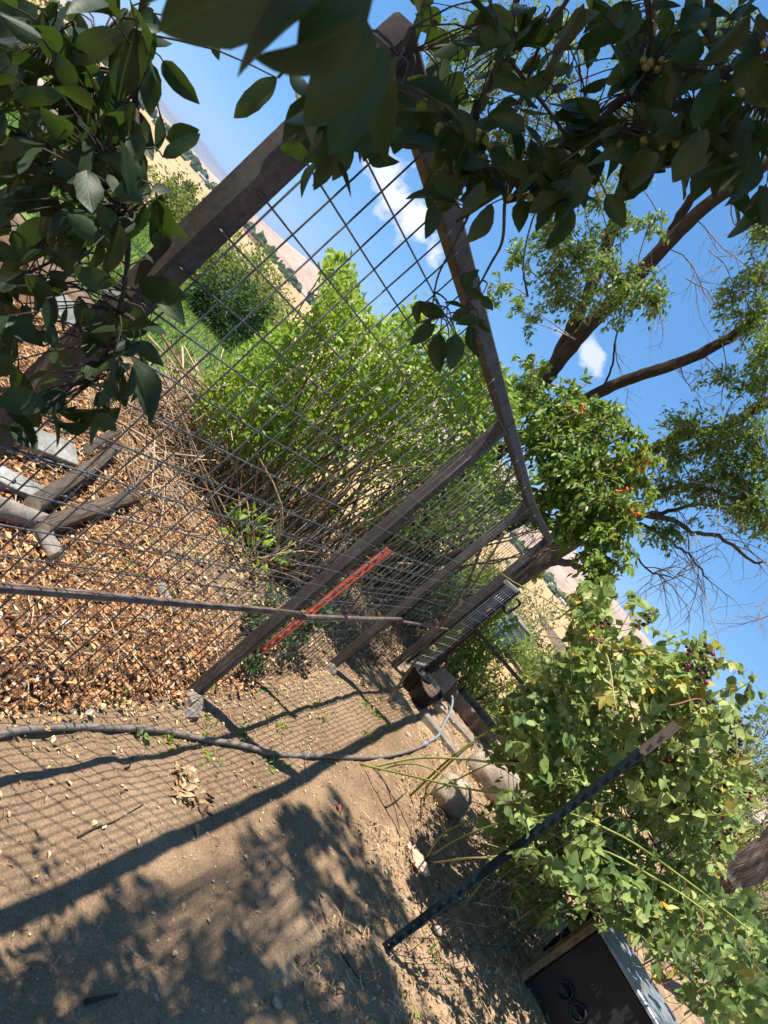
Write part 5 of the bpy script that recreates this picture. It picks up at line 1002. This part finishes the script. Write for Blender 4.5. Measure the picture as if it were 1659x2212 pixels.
tag(mb.build('grit', m_pebble, None, False), 'small pebbles and grit over the bare dirt', 'gravel', kind='stuff')
# lawn blades
mb = MB(); p = sample(-15, -1.4, 6.3, 14.0, 42000, lambda x, y: np.ones(len(x), bool)); N = len(p); add_leaves(mb, np.column_stack([p, np.full(N, .02)]), norm(np.array([0, 0, 1.])+rng.normal(size=(N, 3))*.35), rand_dir(N), .05+.05*rng.random(N), 'blade', np.clip(rng.random(N)*.75+.25*(np.sin(p[:, 0]*1.3)*np.sin(p[:, 1]*.9) > .4), 0, 1), np.full(N, 4.0))
tag(mb.build('grass', m_grass), 'short green lawn grass with straw tinged patches', 'grass', kind='stuff')
# weed sprouts
wm = MB()
for (x, y) in [(.30, 2.75), (.15, 2.62), (.22, 2.9), (-.6, 3.2), (-.9, 3.8), (-.35, 3.3), (-.5, 3.9), (.05, 3.15), (-1.2, 3.3), (.35, 3.1), (.45, 3.4), (.9, 4.6), (1.0, 4.3), (-.15, 2.5), (.65, 3.9), (1.05, 4.7), (.55, 3.15), (-1.0, 4.3), (-.75, 3.5), (2.05, 2.9), (1.62, 2.6), (1.7, 3.1)]:
    n = 16; c = np.array([x, y, float(gz(x, y))+.004])+rng.normal(size=(n, 3))*np.array([.04, .04, .003]); add_leaves(wm, c, norm(rng.normal(size=(n, 3))+np.array([0, 0, .7])), norm(rng.normal(size=(n, 3))*.5+np.array([0, 0, 1])), .02+.025*rng.random(n), 'mid', rng.random(n))
tag(wm.build('weed_sprouts', m_shrub), 'tiny green weed sprouts through mulch and dirt', 'weeds', kind='stuff')

# ------------------------------------------------------------------ brush pile, logs, boards
bp = thing('brush_pile', 'heap of dry brown sticks and prunings beside the mulch behind the fence', 'brush pile', loc=(-1.6, 5.3, 0)); 
for i in range(280):
    x, y = (300+190*rng.random()+60*rng.normal()*.4, 790+210*rng.random()) if i < 190 else (200+240*rng.random(), 900+240*rng.random()); Y = (4.7+1.1*rng.random()) if i < 190 else (3.6+1.2*rng.random()); c = sv(x, y, Y); c[2] = np.clip(c[2], .06, .52 if i < 190 else .14); L = .25+.6*rng.random(); d = norm((rng.normal(size=3)*np.array([1, .7, .42])+np.array([.1, .2, .25]))[None])[0]*L
    a, b = c-d/2, c+d/2
    for q in (a, b): q[2] = max(q[2], .02)
    m = MB(); r = .0035+.006*rng.random()**2; add_tube(m, smooth_line([a, (a+b)/2+rng.normal(size=3)*.025, b], 6), np.linspace(r, r*.6, 6), 5, rng.random()); o = m.build('stick', m_stick, bp); o.location = (1.6, -5.3, 0)
def log(label, a, b, r, m=m_bark2, name='cut_log'):
    t = thing(name, label, 'log', loc=tuple(a)); a, b = np.array(a, float), np.array(b, float); mbk = MB(); V, Q, T, uv = tube_vf(smooth_line([a, (a+b)/2+rng.normal(size=3)*r*.2, b], 9), r*(1+.07*rng.normal(size=9)), 14, False); mbk.add(V-a, Q, None, .6, uv); mbk.build('bark', m, t)
    k = 14
    for e, ring in ((a, V[:14]), (b, V[-14:])):
        mbc = MB(); mbc.add(np.vstack([[e-a], ring-a]), None, [(0, 1+q, 1+(q+1) % k) for q in range(k)]); mbc.build('cut_end', m_cut, t, False)
z = .10
def gpt(x, y, zz): q = gp(x, y, zz); return q
log('pale barked log lying on the mulch nearest the white board', gpt(70, 1090, .14), gpt(250, 965, .14), .036)
log('second brown log on the mulch, its sawn end facing the bramble', gpt(85, 1140, .11), gpt(290, 1072, .11), .038)
log('short dark branch resting on the topmost mulch log', gpt(190, 970, .20), gpt(255, 930, .20), .022)
log('thick grey driftwood limb at the left edge of the mulch', gpt(-40, 1085, .12), gpt(95, 1130, .10), .042, m_gwood)
log('grey forked driftwood stub below the thick limb', gpt(85, 1125, .10), gpt(120, 1205, .09), .035, m_gwood)
log('short grey wooden stub half sunk in the mulch', gpt(345, 1265, .08), gpt(380, 1320, .07), .03, m_gwood)
def board(label, c, L, W, T, rz, m, tilt=0, name='board', cat='board', tz=0):
    mb = MB(); V, Q = box_vf(0, 0, 0, L, W, T, 0, min(T, W)*.12); mb.add(V, Q); o = mb.build(name, m, None, False); o.location = c; o.rotation_euler = (tilt, tz, rz); return tag(o, label, cat)
c = gp(75, 965, .12); board('weathered white painted board lying left of the mulch logs', (c[0]-.03, c[1], .14), .5, .13, .03, 1.15, m_wwood, .25)
c = gp(5, 1050, .05); board('second white board low at the left edge, below the first', (c[0], c[1], .09), .4, .10, .03, .9, m_wwood, .15)
c = gp(225, 800, .1); board('small white scrap of wood behind the dark leaves', (c[0], c[1], .2), .22, .12, .03, .6, m_wwood, .5)
c = gp(95, 690, .1); board('short white stake standing by the lawn, half hidden by leaves', (c[0], c[1], .25), .35, .14, .03, .3, m_wwood, .9)

# ------------------------------------------------------------------ hose, bag, stones, pots, timbers
hp = [gp(x, y) for x, y in [(-120, 1640), (0, 1600), (120, 1580), (240, 1573), (350, 1573), (440, 1588), (520, 1608), (600, 1630), (680, 1640), (760, 1641), (830, 1637), (890, 1622), (920, 1607)]]
hp = smooth_line([np.array([q[0], q[1], float(gz(q[0], q[1]))+.016]) for q in hp], 90); hose = thing('garden_hose', 'long sun bleached grey hose curving across the dirt yard', 'hose', loc=tuple(hp[0]))
mb = MB(); add_tube(mb, hp-hp[0], 0.0125*(1+.03*np.sin(np.arange(90)*1.3)), 10); mb.build('hose', m_hose, hose)
h2 = [gp(x, y) for x, y in [(920, 1607), (935, 1598), (945, 1575), (957, 1550), (961, 1528), (958, 1512)]]; h2 = smooth_line([np.array([q[0], q[1], max(float(gz(q[0], q[1])), 0)+.02+.012*i]) for i, q in enumerate(h2)], 24); mb = MB(); add_tube(mb, h2-hp[0], .011, 8); mb.build('hose_end', m_hose2, hose)
mb = MB(); a = hp[-4:-1]; add_tube(mb, a-hp[0], .019, 10); mb.build('coupling', m_hose2, hose)
w = gp(655, 1640); mb = MB(); c0 = np.array([w[0], w[1], float(gz(w[0], w[1]))+.02]); pts = [c0+np.array(q) for q in [(-.05, .10, .0), (-.02, .07, .02), (.0, .02, .03), (.012, -.01, .02), (.0, -.03, -.005), (.05, -.13, -.01)]]; add_tube(mb, smooth_line(pts, 16), .002, 5); tag(mb.build('wire_scrap', m_wire), 'bent scrap of grey wire looped over the hose', 'wire')
def rock(label, c, r, m=m_stone, seed=0, name='boulder', fl=.75):
    v, T = ICO3; dn = np.array([mnoise.fractal(Vector(q)*1.3+Vector((seed, 0, 0)), 1, 2, 4) for q in v]); v = v*np.array(r)*(1+.16*dn)[:, None]; mb = MB(); mb.add(v, None, T); o = mb.build(name, m); o.location = c; return tag(o, label, 'rock')
c = gp(948, 1735); rock('round tan boulder under the yellow green bramble canes', (c[0]+.02, c[1]+.02, .10), (.135, .12, .125), seed=3)
c = gp(1045, 1712); rock('larger grey tan boulder behind the round one', (c[0], c[1]+.1, .12), (.27, .17, .19), seed=9)
c = gp(922, 1472); rock('smooth brown stone at the foot of the gate post', (c[0]+.06, c[1], .06), (.10, .08, .07), seed=5)
c = gp(718, 1732); rock('flat pale stone set in the bare dirt', (c[0], c[1], .005), (.032, .025, .014), m_conc, 12, 'flat_stone')
for i, (x, y, r, l) in enumerate([(595, 2170, .02, 'small rounded tan pebble in the shaded dirt at the bottom'), (880, 1590, .03, 'small buff stone near the hose end'), (945, 2010, .03, 'pale pebble in the litter right of the green post foot')]):
    c = gp(x, y); rock(l, (c[0], c[1], .008), (r, r*.8, r*.6), m_stone, 20+i, 'pebble')
# crumpled bag
v, T = ICO3; dn = np.array([mnoise.turbulence(Vector(q)*2.0, 4, True) for q in v]); v = v*np.array([.10, .055, .035])*(1+.55*(dn-.6))[:, None]; v[:, 2] = np.maximum(v[:, 2], -.012); v = v+rng.normal(size=v.shape)*.0012
c = gp(895, 1865); mb = MB(); mb.add(v, None, T); o = mb.build('plastic_bag', m_bag, None, False); o.location = (c[0], c[1]+.02, float(gz(c[0], c[1]))+.022); o.rotation_euler.z = -.35; tag(o, 'crumpled orange tan plastic bag on the litter beside the bramble canes', 'bag')
# dark nursery pots
def pot(label, c, r, h, tilt, rz):
    t = thing('plant_pot', label, 'pot', 'black plastic pots by the gate', c); k = 22; an = np.arange(k)*2*math.pi/k; V = []; prof = [(r*.72, 0), (r*.98, h*.9), (r*1.06, h*.9), (r*1.06, h), (r*.97, h), (r*.70, .012), (0.001, .012)]
    for rr, zz in prof: V += [(rr*math.cos(a), rr*math.sin(a), zz) for a in an]
    Q = [(i*k+j, i*k+(j+1) % k, (i+1)*k+(j+1) % k, (i+1)*k+j) for i in range(len(prof)-1) for j in range(k)]; mb = MB(); mb.add(V, Q); mb.build('body', m_pot, t); t.rotation_euler = (tilt, 0, rz)
    mb = MB(); mb.add(np.vstack([[(0, 0, h*.8)], [(r*.93*math.cos(a), r*.93*math.sin(a), h*.8) for a in an]]), None, [(0, 1+q, 1+(q+1) % k) for q in range(k)]); mb.build('soil', m_soil, t, False)
c = gp(893, 1520); pot('black plastic pot lying nearer the timber edging', (c[0], c[1]+.05, .01), .12, .2, .25, 0)
c = gp(875, 1490); pot('second black plastic pot closer to the fence post', (c[0], c[1]+.05, .01), .11, .18, -.1, .5)
c = gp(925, 1490); board('square grey concrete paver standing on edge by the pots', (c[0]+.02, c[1], .13), .20, .05, .24, .35, m_conc, -.25, 'paver', 'paver')
c = gp(928, 1540); board('small brown brick lying on the grey slab', (c[0], c[1], .09), .12, .06, .05, .4, m_stone, 0, 'brick_block', 'brick')
for i, (p0, p1, w_, h_, m, l) in enumerate([((900, 1545), (985, 1650), .10, .07, m_gwood, 'grey timber edging nearest the dirt, running under the canes'), ((930, 1515), (1015, 1610), .12, .05, m_gwood, 'grey weathered slab behind the first timber edging'), ((955, 1500), (1050, 1612), .09, .13, m_bwood, 'dark timber sleeper along the foot of the low pen'), ((985, 1500), (1075, 1600), .10, .10, m_rust, 'brown plank edging inside the pen mesh')]):
    a, b = gp(*p0), gp(*p1); d = b-a; L = np.hypot(d[0], d[1]); board(l, ((a[0]+b[0])/2, (a[1]+b[1])/2, h_/2+.005), L, w_, h_, math.atan2(d[1], d[0]), m, 0, 'timber_edging', 'timber')
# sticks lying about
def twig(label, pts, r, m=m_stick):
    P_ = [gp(x, y) for x, y in pts]; P_ = [np.array([q[0], q[1], float(gz(q[0], q[1]))+r+.004*(i % 2)]) for i, q in enumerate(P_)]; mb = MB(); add_tube(mb, smooth_line(P_, 12), np.linspace(r, r*.5, 12), 6, rng.random()); tag(mb.build('fallen_twig', m), label, 'twig')
twig('forked dark twig on the litter beside the round boulder', [(832, 1745), (850, 1735), (872, 1715)], .006, m_twig)
twig('long thin brown twig on the open dirt left of the centre', [(160, 1815), (200, 1795), (240, 1780), (300, 1745)], .003, m_twig)
twig('reddish thin stem lying in the dappled dirt right of centre', [(690, 1940), (700, 1985), (712, 2030)], .003, m_rcane)
twig('dark short stick in the deep shade at the bottom left', [(175, 2172), (205, 2168), (235, 2163)], .008, m_twig)
twig('thin twig lying along the shaded dirt near the green post', [(730, 2040), (760, 2090), (790, 2130)], .003, m_twig)
twig('curved dry twig on the dirt above the leaf heap', [(270, 1660), (285, 1650), (290, 1630)], .004, m_twig)
# heap of leaves where the rail shadow bends
mb = MB(); c = gp(412, 1715); n = 90; p = np.array([c[0], c[1]])+rng.normal(size=(n, 2))*np.array([.05, .05]); dry_leaves(mb, np.column_stack([p, gz(p[:, 0], p[:, 1])+.006+.015*rng.random(n)]), .03+.03*rng.random(n), np.clip(rng.normal(.5, .2, n), 0, 1)); tag(mb.build('leaf_heap', m_litter), 'small heap of grey brown dead leaves on the bare dirt', 'leaves', kind='stuff')
for i, (x, y, l) in enumerate([(735, 2240*0+1938, 'red fallen petal on the dappled dirt right of centre'), (742, 1956, 'second red petal just below the first'), (1000*0+724, 1742, 'red petal near the flat pale stone')]):
    c = gp(x, y); a = leaf_variants('round', m_petal, key='petal'); o = bpy.data.objects.new('fallen_petal', a[i]); o.location = (c[0], c[1], float(gz(c[0], c[1]))+.008); o.scale = (.028,)*3; o.rotation_euler = (.3, .2, i*2.0); col.objects.link(o); tag(o, l, 'petal')
gl = [(335, 1142*0+1850, 0)]
for i, (x, y, s, l) in enumerate([(322, 1146+430, .055, 'single green leaf lying against the hose'), (330, 1845-270, .05, 'second pale green leaf by the hose'), (545, 1655-70, .0, '')]):
    if s == 0: continue
    c = gp(x+i*22-20, y+10); a = leaf_variants('round', m_berry, key='bramble'); o = bpy.data.objects.new('fallen_leaf', a[2+i*3]); o.location = (c[0], c[1], float(gz(c[0], c[1]))+.012); o.scale = (s,)*3; o.rotation_euler = (.25, .1, 1.0+i*2); col.objects.link(o); tag(o, l, 'leaf')

# ------------------------------------------------------------------ black stove box
def stove():
    c = np.array([2.36, 3.56]); rz = -.78; t = thing('black_stove', 'black steel box stove lettered U.S. with two round knobs, at the lower right', 'stove', loc=(c[0], c[1], 0)); t.rotation_euler.z = rz
    W, Dp, H = .95, .30, .52
    mb = MB(); V, Q = box_vf(W/2, Dp/2, H/2+.01, W, Dp, H, 0, .008); mb.add(V, Q); mb.build('body', m_black, t, False)
    mb = MB(); V, Q = box_vf(W/2, Dp/2+.02, H+.025, W+.03, Dp+.09, .022, 0, .004); mb.add(V, Q); mb.build('lid', m_stovetop, t, False)
    mb = MB(); V, Q = box_vf(-.020, Dp/2-.01, H/2+.02, .034, Dp+.05, H+.01, 0, .004); mb.add(V, Q); mb.build('side_panel', m_rust, t, False)
    mb = MB(); V, Q = box_vf(-.045, .012, H/2+.01, .03, .02, H+.02, 0, .003); mb.add(V, Q); mb.build('side_flange', m_rust, t, False)
    for cx, cz in ((.135, .225), (.24, .23)):
        k = 26; an = np.arange(k)*2*math.pi/k; prof = [(.046, 0), (.046, -.020), (.041, -.024), (.035, -.020), (.035, -.008), (.001, -.008)]; V = []
        for r, y in prof: V += [(cx+r*math.cos(a), y-.001, cz+r*math.sin(a)) for a in an]
        Q = [(i*k+j, (i+1)*k+j, (i+1)*k+(j+1) % k, i*k+(j+1) % k) for i in range(len(prof)-1) for j in range(k)]; mb = MB(); mb.add(V, Q); o = mb.build('knob', m_black, t, True)
        mb = MB(); V, Q = box_vf(cx, -.016, cz, .06, .008, .010, 0); mb.add(V, Q); mb.build('knob_grip', m_black, o, False)
    fc = bpy.data.curves.new('lettering', 'FONT'); fc.body = 'U.S.'; fc.size = .042; fc.extrude = .0022; fo = bpy.data.objects.new('lettering', fc); col.objects.link(fo); bpy.context.view_layer.update()
    dg = bpy.context.evaluated_depsgraph_get(); me = bpy.data.meshes.new_from_object(fo.evaluated_get(dg)); bpy.data.objects.remove(fo); me.materials.clear(); me.materials.append(m_dbl)
    o = bpy.data.objects.new('lettering', me); col.objects.link(o); o.parent = t; o.location = (.175, -.002, .35); o.rotation_euler = (math.radians(90), 0, 0)
stove()
log('weathered grey log behind the stove lid', (2.75, 3.62, .50), (3.25, 3.1, .50), .05, m_gwood, 'grey_log')
# bits of the yard glimpsed below the bramble
for (x, y, Y, L, W, T, rz, m, l, nm) in [(1500, 2075, 6.0, .55, .25, .03, .4, m_ywood, 'pale yellow board glimpsed under the bramble', 'board'), (1470, 2040, 5.5, .5, .12, .03, .2, m_stovetop, 'grey blue metal strip behind the stove', 'metal_strip'), (1600, 2130, 6.5, 1.4, .10, .10, -.7, m_bwood, 'brown timber rail crossing low behind the bramble', 'timber_rail'), (1480, 1930, 7.0, 1.2, .08, .08, .9, m_bwood, 'dark timber glimpsed beneath the bramble leaves', 'timber_rail'), (1420, 1960, 6.4, .8, .2, .03, .3, m_gwood, 'grey plank lying beyond the black post', 'plank')]:
    c = sv(x, y, Y); board(l, (c[0], Y, max(c[2], .04)), L, W, T, rz, m, 0, nm)
